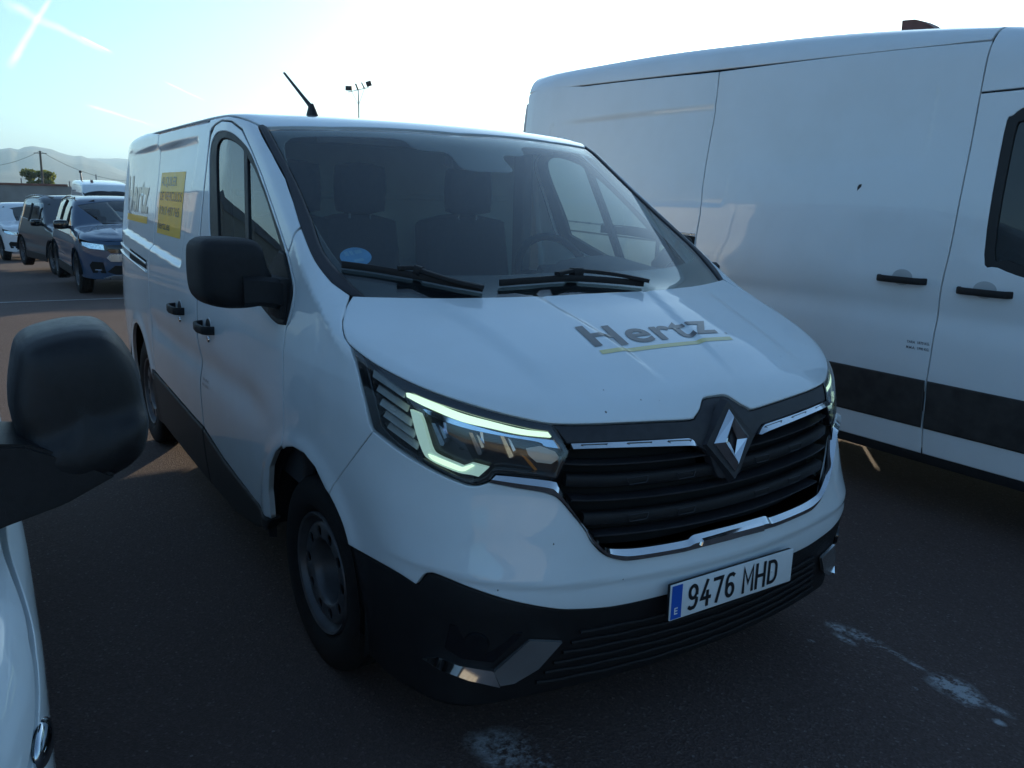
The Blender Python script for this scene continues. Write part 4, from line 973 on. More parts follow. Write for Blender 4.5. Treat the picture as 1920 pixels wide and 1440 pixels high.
for tx, zz, hh, ww in (('ALQUILER', 1.645, .050, .42), ('DE VEHICULOS', 1.567, .048, .58), ('917', 1.489, .048, .145), ('497', 1.489, .048, .145), ('765', 1.489, .048, .145), ('hertz.es', 1.412, .046, .33)):
    letters('print_line', tx, ({'917': -2.42, '497': -2.255, '765': -2.09}.get(tx, -2.49), -.92, zz), (1, 0, 0), (0, .15, 1), hh, M['ink'], st2, S=VAN, bold=.004, width=ww, off=.0030, cuts=20, drop=(0, 1, 0))
letters('phone_mark', '', (-2.48, -.92, 1.489), (1, 0, 0), (0, .15, 1), .052, M['ink'], st2, S=VAN, off=.0026, cuts=4, poly=[[(0, .1), (.25, 0), (.4, .2), (.25, .5), (.4, .8), (.25, 1), (0, .9), (-.12, .5)]])
letters('weight_print', 'TARA 1870 KG', (-1.33, -.96, .775), (1, 0, 0), (0, .0, 1), .012, M['ink'], van, S=VAN, off=.001, cuts=3)
letters('weight_print', 'M.M.A. 2900 KG', (-1.33, -.96, .750), (1, 0, 0), (0, .0, 1), .012, M['ink'], van, S=VAN, off=.001, cuts=3)
# --- blue inspection sticker on the screen
cpt = seen(VAN, [(667, 479)], n=0)[0]; nn = VAN.grad(cpt[None])[0]; e1 = np.array([0, 1, 0]) - nn*nn[1]; e1 /= np.linalg.norm(e1); e2 = np.cross(nn, e1)
sk = link('windscreen_sticker', None, None, van)
strip_pts = [cpt+e1*.052*math.cos(a)+e2*.052*math.sin(a) for a in np.linspace(0, 2*math.pi, 32, endpoint=False)]
bm = bmesh.new(); bm.faces.new([bm.verts.new(q-nn*.0055) for q in strip_pts]); link('sticker_disc', bm_mesh('sticker_disc', bm), M['sticker_blue'], sk)
for (a, b, w_, h_) in ((-.030, .012, .012, .024), (-.012, .012, .010, .024), (.006, .014, .022, .020), (-.012, -.028, .032, .014)):
    bm = bmesh.new(); bm.faces.new([bm.verts.new(cpt-nn*.0048+e1*(a+i*w_)+e2*(b+j*h_)) for i, j in ((0, 0), (1, 0), (1, 1), (0, 1))]); link('sticker_print', bm_mesh('sticker_print', bm), M['sticker_pale'], sk)
# --- cab
bm = bmesh.new(); box(bm, (-1.46, 0, 1.15), (.03, 1.66, 1.46)); 
for z in (.9, 1.30, 1.62): box(bm, (-1.44, 0, z), (.02, 1.5, .03), bev=.008)
link('bulkhead', bm_mesh('bulkhead', bm, angle=40), M['bulkhead'], van)
bm = bmesh.new(); box(bm, (-1.12, 0, 1.872), (.62, 1.40, .02)); box(bm, (-.80, 0, 1.845), (.06, 1.15, .02)); link('headliner', bm_mesh('headliner', bm), M['trim'], van)
for s in (-1, 1):
    bm = bmesh.new(); box(bm, (-.75, s*.885, .92), (1.2, .05, .62), bev=.01); link('door_trim', bm_mesh('door_trim', bm), M['dash'], van)
    bm = bmesh.new(); box(bm, (-1.40, s*.82, 1.55), (.12, .06, .75), bev=.015); link('pillar_trim', bm_mesh('pillar_trim', bm), M['trim'], van)
bm = bmesh.new(); prof = [(.36, .70), (.32, 1.24), (.12, 1.30), (-.12, 1.325), (-.22, 1.31), (-.30, 1.18), (-.25, .70)]; L = []
for y in np.linspace(-.84, .84, 29):
    hump = .085*math.exp(-((y-.36)/.20)**4)+.01*math.exp(-((y+.35)/.3)**4); L.append([bm.verts.new((a, y, b+hump*(1 if -.35 < a < .2 and b > 1.2 else 0))) for a, b in prof])
for a, b in zip(L, L[1:]):
    for i in range(len(prof)-1): bm.faces.new((a[i], a[i+1], b[i+1], b[i]))
bmesh.ops.recalc_face_normals(bm, faces=bm.faces); link('dashboard', bm_mesh('dashboard', bm, angle=30), M['dash'], van)
sw = link('steering_wheel', None, None, van); c = np.array([-.40, .34, 1.30]); u = np.array([-.42, 0, .91]); v_ = np.array([0, 1., 0])
link('wheel_rim', tube_mesh('wheel_rim', [c+(u*math.cos(a)+v_*math.sin(a))*.185 for a in np.linspace(0, 2*math.pi, 41)], .017, n=10), M['seat'], sw)
for a in (R(80), R(-80), R(180)): link('wheel_spoke', tube_mesh('wheel_spoke', [c+np.array([.03, 0, -.0]), c+(u*math.cos(a)+v_*math.sin(a))*.18], 0, flat=(.05, .02)), M['seat'], sw)
bm = bmesh.new(); box(bm, tuple(c+np.array([.02, 0, 0])), (.07, .16, .12), rot=Matrix.Rotation(R(-65), 4, 'Y'), bev=.02); link('horn_pad', bm_mesh('horn_pad', bm, angle=40), M['dash'], sw)
def soft(bm, c, s, rot=None, cuts=3, k=.75):
    t = bmesh.new(); bmesh.ops.create_cube(t, size=1.); bmesh.ops.subdivide_edges(t, edges=t.edges[:], cuts=cuts, use_grid_fill=True)
    for v in t.verts:
        p = v.co*2; sph = p.normalized()*max(abs(p.x), abs(p.y), abs(p.z)); q = p.lerp(sph*1.12, 1-k); v.co = q/2
    bmesh.ops.transform(t, matrix=Matrix.Translation(c) @ (rot or Matrix.Identity(4)) @ Matrix.Diagonal((*s, 1)), verts=t.verts)
    me = bpy.data.meshes.new('t'); t.to_mesh(me); t.free(); bm.from_mesh(me); bpy.data.meshes.remove(me)
for y in (-.60, -.29, .28):
    seat = link('seat', None, None, van); bm = bmesh.new(); soft(bm, (-1.07, y, 1.655), (.12, .23, .225), k=.6); link('headrest', bm_mesh('headrest', bm, smooth=True), M['seat'], seat)
    bm = bmesh.new(); soft(bm, (-1.10, y, 1.17), (.17, .48 if y > 0 else .40, .74), rot=Matrix.Rotation(R(-8), 4, 'Y'), k=.7); link('seat_back', bm_mesh('seat_back', bm, smooth=True), M['seat'], seat)
    bm = bmesh.new(); soft(bm, (-.86, y, .82), (.52, .46 if y > 0 else .40, .18), k=.75); link('seat_cushion', bm_mesh('seat_cushion', bm, smooth=True), M['seat'], seat)
    bm = bmesh.new(); box(bm, (-.95, y, .56), (.4, .38, .34), bev=.02); link('seat_base', bm_mesh('seat_base', bm), M['dash'], seat)
    for dy in (-.05, .05): link('headrest_post', tube_mesh('headrest_post', [(-1.08, y+dy, 1.45), (-1.07, y+dy, 1.60)], .007, n=8), M['chrome_dark'], seat)
bm = bmesh.new(); box(bm, (-.56, 0, .42), (1.85, 1.60, .03)); link('cab_floor', bm_mesh('cab_floor', bm), M['black'], van)
bm = bmesh.new(); box(bm, (-.56, 0, 1.775), (.09, .23, .055), rot=Matrix.Rotation(R(12), 4, 'Y'), bev=.02); link('sensor_pod', bm_mesh('sensor_pod', bm, angle=40), M['dash'], van)
# ------------------------------------------------------------------ ground and land
def gz(x, y=0):
    """the yard falls away gently beyond the parked row"""
    return -.035*max(0., -x-9.5) if x > -70 else -2.1
def frame_of(loc, rz):
    c, s = math.cos(rz), math.sin(rz); Rm = np.array([[c, s, 0], [-s, c, 0], [0, 0, 1]])
    def f(v, vec=False): return (v if vec else v-np.array(loc)) @ Rm.T
    return f
def ground_px(px):
    o, d = pxrays([px]); o, d = o[0], d[0]/np.linalg.norm(d[0]); t = 1.
    for _ in range(200):
        p = o+d*t; t += (p[2]-gz(p[0]))/max(.02, -d[2])*.5
    return o+d*t
def asphalt():
    m = mat('asphalt', (.05, .05, .05), rough=.9); b = bsdf(m); N = m.node_tree
    g = nd(m, 'ShaderNodeNewGeometry'); pos = g.outputs['Position']
    def noise(sc, det=4, ro=.55, vec=pos):
        n = nd(m, 'ShaderNodeTexNoise'); n.inputs['Scale'].default_value = sc; n.inputs['Detail'].default_value = det; n.inputs['Roughness'].default_value = ro; lk(m, vec, n.inputs['Vector']); return n.outputs['Fac']
    def ramp(f, stops):
        r = nd(m, 'ShaderNodeValToRGB'); e = r.color_ramp.elements
        e[0].position, e[0].color = stops[0][0], (*stops[0][1], 1); e[1].position, e[1].color = stops[-1][0], (*stops[-1][1], 1)
        for p, c in stops[1:-1]: q = e.new(p); q.color = (*c, 1)
        lk(m, f, r.inputs['Fac']); return r.outputs['Color']
    def mixc(f, a, c):
        x = nd(m, 'ShaderNodeMix'); x.data_type = 'RGBA'
        if isinstance(f, float): x.inputs['Factor'].default_value = f
        else: lk(m, f, x.inputs['Factor'])
        for k, v in (('A', a), ('B', c)):
            if isinstance(v, tuple): x.inputs[k].default_value = (*v, 1)
            else: lk(m, v, x.inputs[k])
        return x.outputs['Result']
    def mth(op, a, b_=None, clamp=False):
        x = nd(m, 'ShaderNodeMath'); x.operation = op; x.use_clamp = clamp
        for k, v in enumerate((a, b_)):
            if v is None: continue
            if isinstance(v, (int, float)): x.inputs[k].default_value = v
            else: lk(m, v, x.inputs[k])
        return x.outputs[0]
    base = ramp(noise(.9, 6, .6), [(.3, (.073, .048, .042)), (.7, (.106, .072, .064))])
    v = nd(m, 'ShaderNodeTexVoronoi'); v.inputs['Scale'].default_value = 130; lk(m, pos, v.inputs['Vector'])
    sc = nd(m, 'ShaderNodeSeparateColor'); lk(m, v.outputs['Color'], sc.inputs[0])
    agg = ramp(sc.outputs[0], [(0., (.055, .035, .030)), (.5, (.094, .063, .055)), (.86, (.124, .087, .077)), (.97, (.17, .124, .106)), (1., (.26, .22, .20))])
    c = mixc(.55, base, agg)
    wear = nd(m, 'ShaderNodeMapRange'); wear.inputs['From Min'].default_value = .35; wear.inputs['From Max'].default_value = .65; wear.inputs['To Min'].default_value = .0; wear.inputs['To Max'].default_value = .45; lk(m, noise(.33, 7, .62), wear.inputs['Value'])
    c = mixc(wear.outputs[0], c, (.060, .038, .034))
    # scattered light grit
    v2 = nd(m, 'ShaderNodeTexVoronoi'); v2.inputs['Scale'].default_value = 17; lk(m, pos, v2.inputs['Vector'])
    s2 = nd(m, 'ShaderNodeSeparateColor'); lk(m, v2.outputs['Color'], s2.inputs[0])
    grit = mth('MULTIPLY', mth('LESS_THAN', v2.outputs['Distance'], .085), mth('GREATER_THAN', s2.outputs[1], .72))
    c = mixc(mth('MULTIPLY', grit, .6), c, (.22, .20, .19))
    # spilt white paint / lime stains
    tot = None; wob = noise(5., 6, .7); fine = noise(38., 5, .7)
    sp = nd(m, 'ShaderNodeSeparateXYZ'); lk(m, pos, sp.inputs[0])
    for (cx, cy, rx, ry, a) in ((.80, .93, .055, .03, 1), (.88, .955, .10, .035, .9), (.86, .88, .05, .02, .8), (1.0, .955, .10, .012, .7), (1.10, .945, .05, .010, .6), (1.26, .93, .075, .06, 1.2), (1.33, .91, .05, .05, 1.1), (1.42, .93, .05, .02, .6), (.806, .751, .018, .012, 1), (.755, -.60, .10, .08, .75), (.69, -.65, .06, .05, .6), (.84, -.55, .05, .04, .8), (1.46, .86, .02, .015, .9), (1.20, .80, .012, .01, .9)):
        dx = mth('DIVIDE', mth('SUBTRACT', sp.outputs['X'], cx), rx); dy = mth('DIVIDE', mth('SUBTRACT', sp.outputs['Y'], cy), ry)
        d = mth('SQRT', mth('ADD', mth('MULTIPLY', dx, dx), mth('MULTIPLY', dy, dy)))
        k = mth('MULTIPLY', mth('SUBTRACT', 1.35, d, clamp=True), a); tot = k if tot is None else mth('MAXIMUM', tot, k)
    k = mth('MULTIPLY', tot, mth('MULTIPLY', mth('SUBTRACT', mth('ADD', wob, fine), .90, clamp=True), 7.), clamp=True)
    c = mixc(mth('MULTIPLY', k, .85), c, (.42, .43, .44))
    # dry field beyond the yard
    dist = nd(m, 'ShaderNodeVectorMath'); dist.operation = 'LENGTH'; lk(m, pos, dist.inputs[0])
    far = mth('MULTIPLY', mth('SUBTRACT', dist.outputs['Value'], 95.), .05, clamp=True)
    c = mixc(far, c, ramp(noise(.012, 5), [(.35, (.17, .14, .085)), (.5, (.10, .11, .05)), (.65, (.22, .19, .12))]))
    lk(m, c, b.inputs['Base Color'])
    bp = nd(m, 'ShaderNodeBump'); bp.inputs['Strength'].default_value = .55; bp.inputs['Distance'].default_value = .006
    lk(m, mth('ADD', v.outputs['Distance'], noise(60., 3)), bp.inputs['Height']); lk(m, bp.outputs['Normal'], b.inputs['Normal'])
    return m
bm = bmesh.new(); xs = [-6000, -1500, -400, -70.2, -69.5, -60, -50, -40, -30, -20, -15, -12, -9.5, -5, 0, 5, 20, 100, 1500, 6000]; ys = [-6000, -1500, -200, -60, -20, -5, 0, 5, 20, 60, 200, 1500, 6000]
gr = [[bm.verts.new((x, y, gz(x) if x > -69.9 else -2.1)) for y in ys] for x in xs]
for i in range(len(xs)-1):
    for j in range(len(ys)-1): bm.faces.new((gr[i][j], gr[i+1][j], gr[i+1][j+1], gr[i][j+1]))
g = link('ground', bm_mesh('ground', bm), asphalt()); g['kind'] = 'structure'
bm = bmesh.new(); L = [(x, y) for x, y in ((-12.05, -9), (-11.95, -9), (-11.25, 3), (-11.35, 3))]
bm.faces.new([bm.verts.new((x, y, gz(x)+.005)) for x, y in L]); pm = link('painted_line', bm_mesh('painted_line', bm), M['paint_line']); pm['kind'] = 'structure'
# --- hills: traced ridge to the left, gentle hills elsewhere
def ridge_h(az):
    a = math.degrees(az) % 360; return ridge(a)
pts_ = []
for q in ((-60, 300), (-20, 288), (0, 283), (17, 280), (33, 285), (45, 280), (60, 278), (75, 279), (95, 282), (108, 287), (122, 290), (138, 294), (152, 293), (165, 299), (178, 301), (190, 306), (205, 312), (226, 322), (260, 335)):
    d = raydir(*q); pts_.append((math.degrees(math.atan2(d[1], d[0])) % 360, math.tan(math.asin(d[2]))))
pts_.sort()
ra_, rt_ = [p[0] for p in pts_], [p[1] for p in pts_]
from mathutils import noise as mnoise
def hill_mesh(name, r0, r1, r2, hfun, a0, a1, na, rough, seed):
    bm = bmesh.new(); rows = []; nr = 26
    for i in range(na+1):
        az = R(a0+(a1-a0)*i/na); row = []
        hp = hfun(math.degrees(az) % 360)
        for k in range(nr+1):
            r = r0+(r2-r0)*k/nr; t = (r-r0)/(r1-r0) if r < r1 else (r2-r)/(r2-r1)
            s = (t*t*(3-2*t))*.55+.45*t; x, y = r*math.cos(az), r*math.sin(az)
            n = mnoise.fractal(Vector((x/420, y/420, seed)), 1., 2., 5)
            h = hp*r1*s*(1+rough*n*(1-abs(2*min(t, .999)-1)**2*.5 if t < .97 else .0))+n*16*min(1, t*3)*(1-t)
            row.append(bm.verts.new((x, y, -2.2+h)))
        rows.append(row)
    for a, b in zip(rows, rows[1:]):
        for k in range(nr): bm.faces.new((a[k], a[k+1], b[k+1], b[k]))
    bmesh.ops.recalc_face_normals(bm, faces=bm.faces)
    return bm_mesh(name, bm, smooth=True)
hm = mat('hill_scrub', (.07, .085, .065), rough=.95); noisy(hm, .004, .45, 8)
eye = 1.65+2.2
hl_ = link('hills', hill_mesh('hills', 1500, 3100, 4600, lambda a: float(np.interp(a, ra_, rt_))+eye/3100, 168, 186, 150, .35, 3.), hm); hl_['kind'] = 'structure'
def far_h(a): return .020+.007*math.sin(R(a*3.1))+.006*math.sin(R(a*7.3+40))+.003*math.sin(R(a*19))
hf = link('far_hills', hill_mesh('far_hills', 2600, 4300, 5600, lambda a: .0235+.004*math.sin(R(a*9)), 150, 176, 60, .3, 9.), hm); hf['kind'] = 'structure'
hb = link('hill_range', hill_mesh('hill_range', 900, 2300, 4200, far_h, 186, 510, 220, .3, 6.), hm); hb['kind'] = 'structure'

# ------------------------------------------------------------------ generic wheels for the cars
def car_disc_mesh(n=5):
    bm = bmesh.new(); lathe(bm, [(.0, -.04), (.03, -.04), (.04, -.03), (.045, .0)], 16)
    for k in range(n*2):
        a = math.pi*k/n+(.16 if k % 2 else -.16); c, s = math.cos(a), math.sin(a)
        p = [(.035*c-.012*s*0, -.035, .035*s), (.20*c, -.05, .20*s)]
        cyl(bm, p[0], p[1], .014, .011, 6)
    bmesh.ops.recalc_face_normals(bm, faces=bm.faces); me = bm_mesh('wheel_spokes', bm, angle=40); me.materials.append(M['chrome_dark']); return me
CD = car_disc_mesh()
def car_wheel(loc, sy, parent):
    w = link('wheel', None, None, parent); w.location = loc; w.rotation_euler = (0, random.random(), 0 if sy < 0 else math.pi)
    for nm, me in (('tyre', TY), ('rim', RM), ('spokes', CD)): link(nm, me, None, w)
    bm_ = link('brake', HB, None, w); bm_.location = (0, .06, 0)

# ------------------------------------------------------------------ the tall white van on the right
TL, TRZ = (1.35, 3.41, 0.), R(.5)
def tall_feat(x, y, z):
    side = sst((y-.85)/.08)
    d = -.012*np.exp(-((z-1.09)/.075)**2)*side*sst((x+4.9)/.2)*sst((.4-x)/.3)
    d = d+.007*np.exp(-((z-1.30)/.14)**2)*side
    # pressed panels on sliding door and quarter
    for x0, x1, z0, z1 in ((-4.80, -1.36, 1.60, 2.255),):
        rx_ = np.maximum(np.maximum(x0+.06-x, x-x1+.06), 0); rz_ = np.maximum(np.maximum(z0+.06-z, z-z1+.06), 0)   # rounded corners
        d = d-.006*side*sst((.06-np.hypot(rx_, rz_))/(.024+.30*sst((x+2.75)/.1)*sst((1.95-z)/.3)))
    return d
TALL = Skin(W=([0, .3, .6, .9, 1.2, 1.5, 1.9, 2.3, 2.6], [.97, 1.01, 1.028, 1.035, 1.035, 1.022, .985, .945, .915]),
            Wn=([-5.3, -5.1, -4.6, -3, -.4, .3, .8, 1.1], [.09, .05, .012, 0, 0, .025, .09, .2]),
            N=([0, .3, .6, .9, 1.2], [.93, 1.0, 1.02, 1.0, .90]), H=([-.5, .1, .5, .8, 1.0], [1.65, 1.42, 1.28, 1.16, 1.02]),
            Rf=([-5.3, -4.9, -4, -2.5, -1.5, -.8, -.2, .3], [2.70, 2.71, 2.71, 2.665, 2.59, 2.50, 2.38, 2.22]),
            KC=([.3, .9, 1.3], [.35, .45, .45]), Wf=([.2, 1.3], [0, 0]), Q=[.12, .24, .045, .16, .0, 0., -.02, .0], ws=(.30, 1.42, 1.05), rear=-5.42, feat=tall_feat, kr=.17, ktr=.25)
tv = thing('tall_van', 'tall white van with dark side cladding, parked on the right', 'van', TL, TRZ)
FT = frame_of(TL, TRZ); DT = DX(1.3, 1.05)
def T(px, n=0, dom=DT): return dom.uv(seen(TALL, px, n, FT))
def txz(pts, n=0):
    return DT.uv(side_pts(TALL, np.array([p[:2] for p in (pts if not n else [tuple(a) for a in curve(pts, n)])])))
WT = M['white_tall']
dfront = [(1859, 84), (1840, 164), (1825, 248), (1808, 332), (1783, 460), (1761, 562), (1757.5, 594), (1749, 639), (1739, 703), (1733, 735), (1728, 834)]
dfp = seen(TALL, dfront, 0, FT); zx = spl([-p[2] for p in dfp][:1]+[-p[2] for p in dfp[1:]], [p[0] for p in dfp])
sdx = lambda z: float(zx(-z))                                            # x of the shut line at height z
rear_px = [(1345, 170), (1342, 198), (1333, 253), (1318, 342), (1311, 425), (1306, 437), (1303, 473)]
rpp = seen(TALL, rear_px, 0, FT); zr = spl([-p[2] for p in rpp], [p[0] for p in rpp]); rdx = lambda z: float(zr(-max(z, 1.30)))
SEAM = 2.44
def seam(x): return SEAM+.075*max(0., min(1., (-1.3-x)/3.6))
def zs(z0, z1, n=14): return [z0+(z1-z0)*i/n for i in range(n+1)]
g_ = .004
arch_t = lambda cx, a0, a1, r=.43: [(cx+r*math.cos(R(a)), .37+r*math.sin(R(a))) for a in np.linspace(a0, a1, 14)]
def tpan(name, pts, m=WT, **k):
    k.setdefault('step', .022 if name in ('sliding_door', 'rear_quarter') else .03); return panel(name, TALL, DT, txz(pts), m, tv, both=True, **k)
SILL = .345
tpan('sliding_door', [(sdx(z)-g_, z) for z in zs(SEAM, SILL)]+[(rdx(z)+g_, z) for z in zs(SILL, seam(-2.7))], depth=.02, edge=.02)
CAPZ = 2.20
tpan('front_door', [(sdx(z)+g_, z) for z in zs(CAPZ-.01, SILL)]+[(-.40, SILL), (-.42, .55), (-.30, .72), (-.12, .82), (-.06, 1.2), (-.05, 1.36), (-.16, 1.55), (-.45, 1.98), (-.62, 2.12), (-.78, CAPZ-.01)],
     holes=[txz([tuple(q) for q in curve([(-.98, 1.42), (-1.0, 2.0), (-.97, 2.08), (-.90, 2.12), (-.80, 2.11), (-.68, 2.03), (-.50, 1.78), (-.26, 1.45), (-.20, 1.30), (-.45, 1.285), (-.70, 1.31), (-.90, 1.36)], 4)])], depth=.02, edge=.015)
tw = [(-.98, 1.42), (-1.0, 2.0), (-.97, 2.08), (-.90, 2.12), (-.80, 2.11), (-.68, 2.03), (-.50, 1.78), (-.26, 1.45), (-.20, 1.30), (-.45, 1.285), (-.70, 1.31), (-.90, 1.36)]
ti = [(-.935, 1.44), (-.95, 1.98), (-.92, 2.05), (-.87, 2.075), (-.81, 2.065), (-.71, 1.99), (-.54, 1.76), (-.31, 1.45), (-.26, 1.345), (-.47, 1.335), (-.70, 1.36), (-.86, 1.40)]
tw = [tuple(q) for q in curve(tw, 4)]; ti = [tuple(q) for q in curve(ti, 4)]
tpan('window_seal', tw, M['seal'], holes=[txz(ti)], off=-.003, edge=.02); tpan('door_window', ti, M['carglass'], off=-.012, depth=0, step=.1)
tpan('rear_quarter', [(rdx(z)-g_, z) for z in zs(SEAM, SILL)]+[(-3.20, SILL)]+arch_t(-3.65, 175, 5)[::-1][::-1][::-1]+[(-4.15, .42), (-5.0, .42), (-5.0, SEAM)], depth=.02, edge=.02) if 0 else None
q_ = [(rdx(z)-g_, z) for z in zs(seam(-2.7), SILL)]+[(-3.21, SILL)]+arch_t(-3.65, 0, 180)+[(-4.10, .40), (-5.27, .40), (-5.27, seam(-5.2)), (-4.4, seam(-4.4)), (-3.5, seam(-3.5))]
tpan('rear_quarter', q_, depth=.02, edge=.02)
tpan('front_wing', [(-.11, .81), (.02, .80)]+arch_t(0, 80, 0)+[(.44, .34), (.60, .34), (.78, .6), (.80, .86), (.55, 1.12), (.25, 1.27), (.05, 1.36), (-.045, 1.36), (-.05, 1.2)], depth=.02, edge=.02)
# roof with its forward cap
rl = [(x, seam(x)+.012) for x in np.linspace(sdx(SEAM)-.012, -5.27, 20)]
rr_ = txz(rl); ru = np.concatenate([[[rr_[0][0], 0]], rr_, [[-5.27, 0]]]); panel('roof', TALL, DT, sym(ru, DT), WT, tv, step=.07, edge=.03)
cp = txz([(sdx(z)+g_, z) for z in zs(SEAM+.012, CAPZ, 5)]+[(-.78, CAPZ), (-.60, CAPZ-.05)]); front = TALL.trace(np.stack([np.full(12, -.2), -np.linspace(.85, 0, 12), np.full(12, 2.6)], 1), np.tile([-.2, 0, -1.], (12, 1)))
fx = cp[-1][0]; cu = np.concatenate([[[cp[0][0], 0]], cp, [[fx+.10, 0]]]); panel('roof_cap', TALL, DT, sym(cu, DT), WT, tv, step=.06, edge=.03)
hu = txz([(.25, 1.28), (.55, 1.13), (.70, 1.0)]); hu = np.concatenate([[[.22, 0]], hu, [[.74, 0]]]); panel('bonnet', TALL, DT, sym(hu, DT), WT, tv, step=.06, edge=.03)
wu = txz([(-.60, 2.13), (-.42, 1.98), (-.13, 1.56), (.06, 1.37)]); wu = np.concatenate([[[-.50, 0]], wu, [[.20, 0]]]); panel('windscreen', TALL, DT, sym(wu, DT), M['carglass'], tv, step=.1, edge=.04, off=-.004)
DZT = DZ(-.1, 1.0)
nu = np.array([(0, .34), (.95, .34), (1.12, .34), (1.02, .62), (.98, .86), (.7, .98), (0, 1.04)]); panel('nose', TALL, DZT, sym(nu, DZT), M['plastic'], tv, step=.05, edge=.03, off=-.004)
for sx in (1, -1): panel('rear_door', TALL, type('D', (), dict(uv=DR.uv, mir=DR.mir, ray=lambda s, uv: (np.stack([np.zeros(len(uv))-6.2, uv[:, 0], uv[:, 1]], 1), np.tile([1., 0, 0], (len(uv), 1)))))(), np.array([(.005, .45), (.90, .45), (.92, 1.2), (.86, 2.0), (.78, 2.45), (.005, 2.5)])*[sx, 1], WT, tv, step=.08, edge=.03)
bm = bmesh.new(); box(bm, (-5.36, 0, .42), (.16, 1.8, .2), bev=.03); link('rear_bumper', bm_mesh('rear_bumper', bm, angle=40), M['plastic'], tv)
bm = bmesh.new(); box(bm, (-2.2, 0, .50), (5.9, 1.5, .12)); box(bm, (-1.56, .80, .26), (2.62, .12, .30)); box(bm, (-4.55, .80, .26), (.9, .12, .30)); box(bm, (.75, .5, .26), (.3, .9, .26)); box(bm, (-2.9, .3, .28), (.16, .7, .26)); box(bm, (-2.0, 0, 1.4), (.04, 1.85, 1.9)); box(bm, (-3.55, 0, 1.56), (3.05, 1.62, 2.02)); link('underbody', bm_mesh('underbody', bm), M['black'], tv)  # low far-side boxes added to block sun underneath; inner black box stops light leaks
for s in (1, -1):
    bm = bmesh.new(); box(bm, (-1.85, s*.985, .335), (2.72, .05, .09), bev=.012); link('sill_cover', bm_mesh('sill_cover', bm, angle=40), M['plastic'], tv)
    bm = bmesh.new(); box(bm, (-4.58, s*.96, .36), (.85, .05, .10), bev=.012); link('sill_cover', bm_mesh('sill_cover', bm, angle=40), M['plastic'], tv)
# cladding strips, one per panel
c0, c1 = .487, .742
tpan('cladding_strip', [(sdx(c1)-g_*2, c1), (sdx(c0)-g_*2, c0), (rdx(c0)+g_*2, c0), (rdx(c1)+g_*2, c1)], M['sill'], off=.008, bev=.006, depth=.012, edge=.02)
tpan('cladding_strip', [(sdx(c1)+g_*2, c1), (sdx(c0)+g_*2, c0), (-.44, c0), (-.32, .66), (-.24, c1)], M['sill'], off=.008, bev=.006, depth=.012, edge=.02)
tpan('cladding_strip', [(rdx(c1)-g_*2, c1), (rdx(c0)-g_*2, c0), (-3.20, c0), (-3.42, c1-.02), (-3.43, c1)], M['sill'], off=.008, bev=.006, depth=.012, edge=.02)
for s in (-1, 1):
    for px_ in (((1649, 517), (1735, 531)), ((1798, 541), (1896, 556))):
        P = seen(TALL, px_, 0, FT); a, b = P[0]*[1, -s, 1], P[1]*[1, -s, 1]; zc_ = (a[2]+b[2])/2; yb = abs((a[1]+b[1])/2); L_ = b[0]-a[0]; xm = (a[0]+b[0])/2
        h = link('door_handle', None, None, tv)
        pts = resamp([(a[0], s*(yb-.006), zc_), (a[0]+.012, s*(yb+.030), zc_), (a[0]+.05, s*(yb+.042), zc_), (b[0]-.05, s*(yb+.042), zc_), (b[0]-.012, s*(yb+.030), zc_), (b[0], s*(yb-.006), zc_)], 24)
        link('handle_grip', tube_mesh('handle_grip', [tuple(q) for q in pts], 0, flat=(.020, .034), up=(0, 0, 1)), M['plastic'], h)
        E_ = side_pts(TALL, [(xm+.058*math.cos(t), zc_+.012+.042*math.sin(t)) for t in np.linspace(0, 2*math.pi, 28, endpoint=False)])*[1, -s, 1]
        stud('handle_bowl', TALL, E_, .0015, M['chrome_dark'] if 0 else M['bowl'], h, off=0)
    P = side_pts(TALL, [(rdx(1.3)-.015, 1.33), (rdx(1.3)-.015, 1.40), (-3.6, 1.44), (-4.85, 1.46), (-4.85, 1.39), (-3.6, 1.37)])*[1, s, 1]
    stud('door_rail', TALL, P, .004, M['black'], tv)
    for z_, mm in ((1.425, 'chrome_dark'), (1.352, 'trim')):
        L2 = side_pts(TALL, [(rdx(1.3)-.02-.125*i, z_-.012+.003*i) for i in range(18)])*[1, s, 1]; link('rail_edge', tube_mesh('rail_edge', L2+np.array([0, s*.004, 0]), .008, n=8), M[mm], tv)
for cx in (0., -3.65):
    for s in (-1, 1):
        wheel((cx, s*.87, .343), s, tv)
        bm = bmesh.new(); rr = []
        for k in range(0, 21):
            a = R(-12+204*k/20); rr.append([bm.verts.new((cx+.45*math.cos(a), s*y, .37+.45*math.sin(a))) for y in (.97, .62)])
        for a, b in zip(rr, rr[1:]): bm.faces.new((a[0], b[0], b[1], a[1]))
        bm.faces.new([q[1] for q in rr]); link('wheel_housing', bm_mesh('wheel_housing', bm), M['black'], tv)
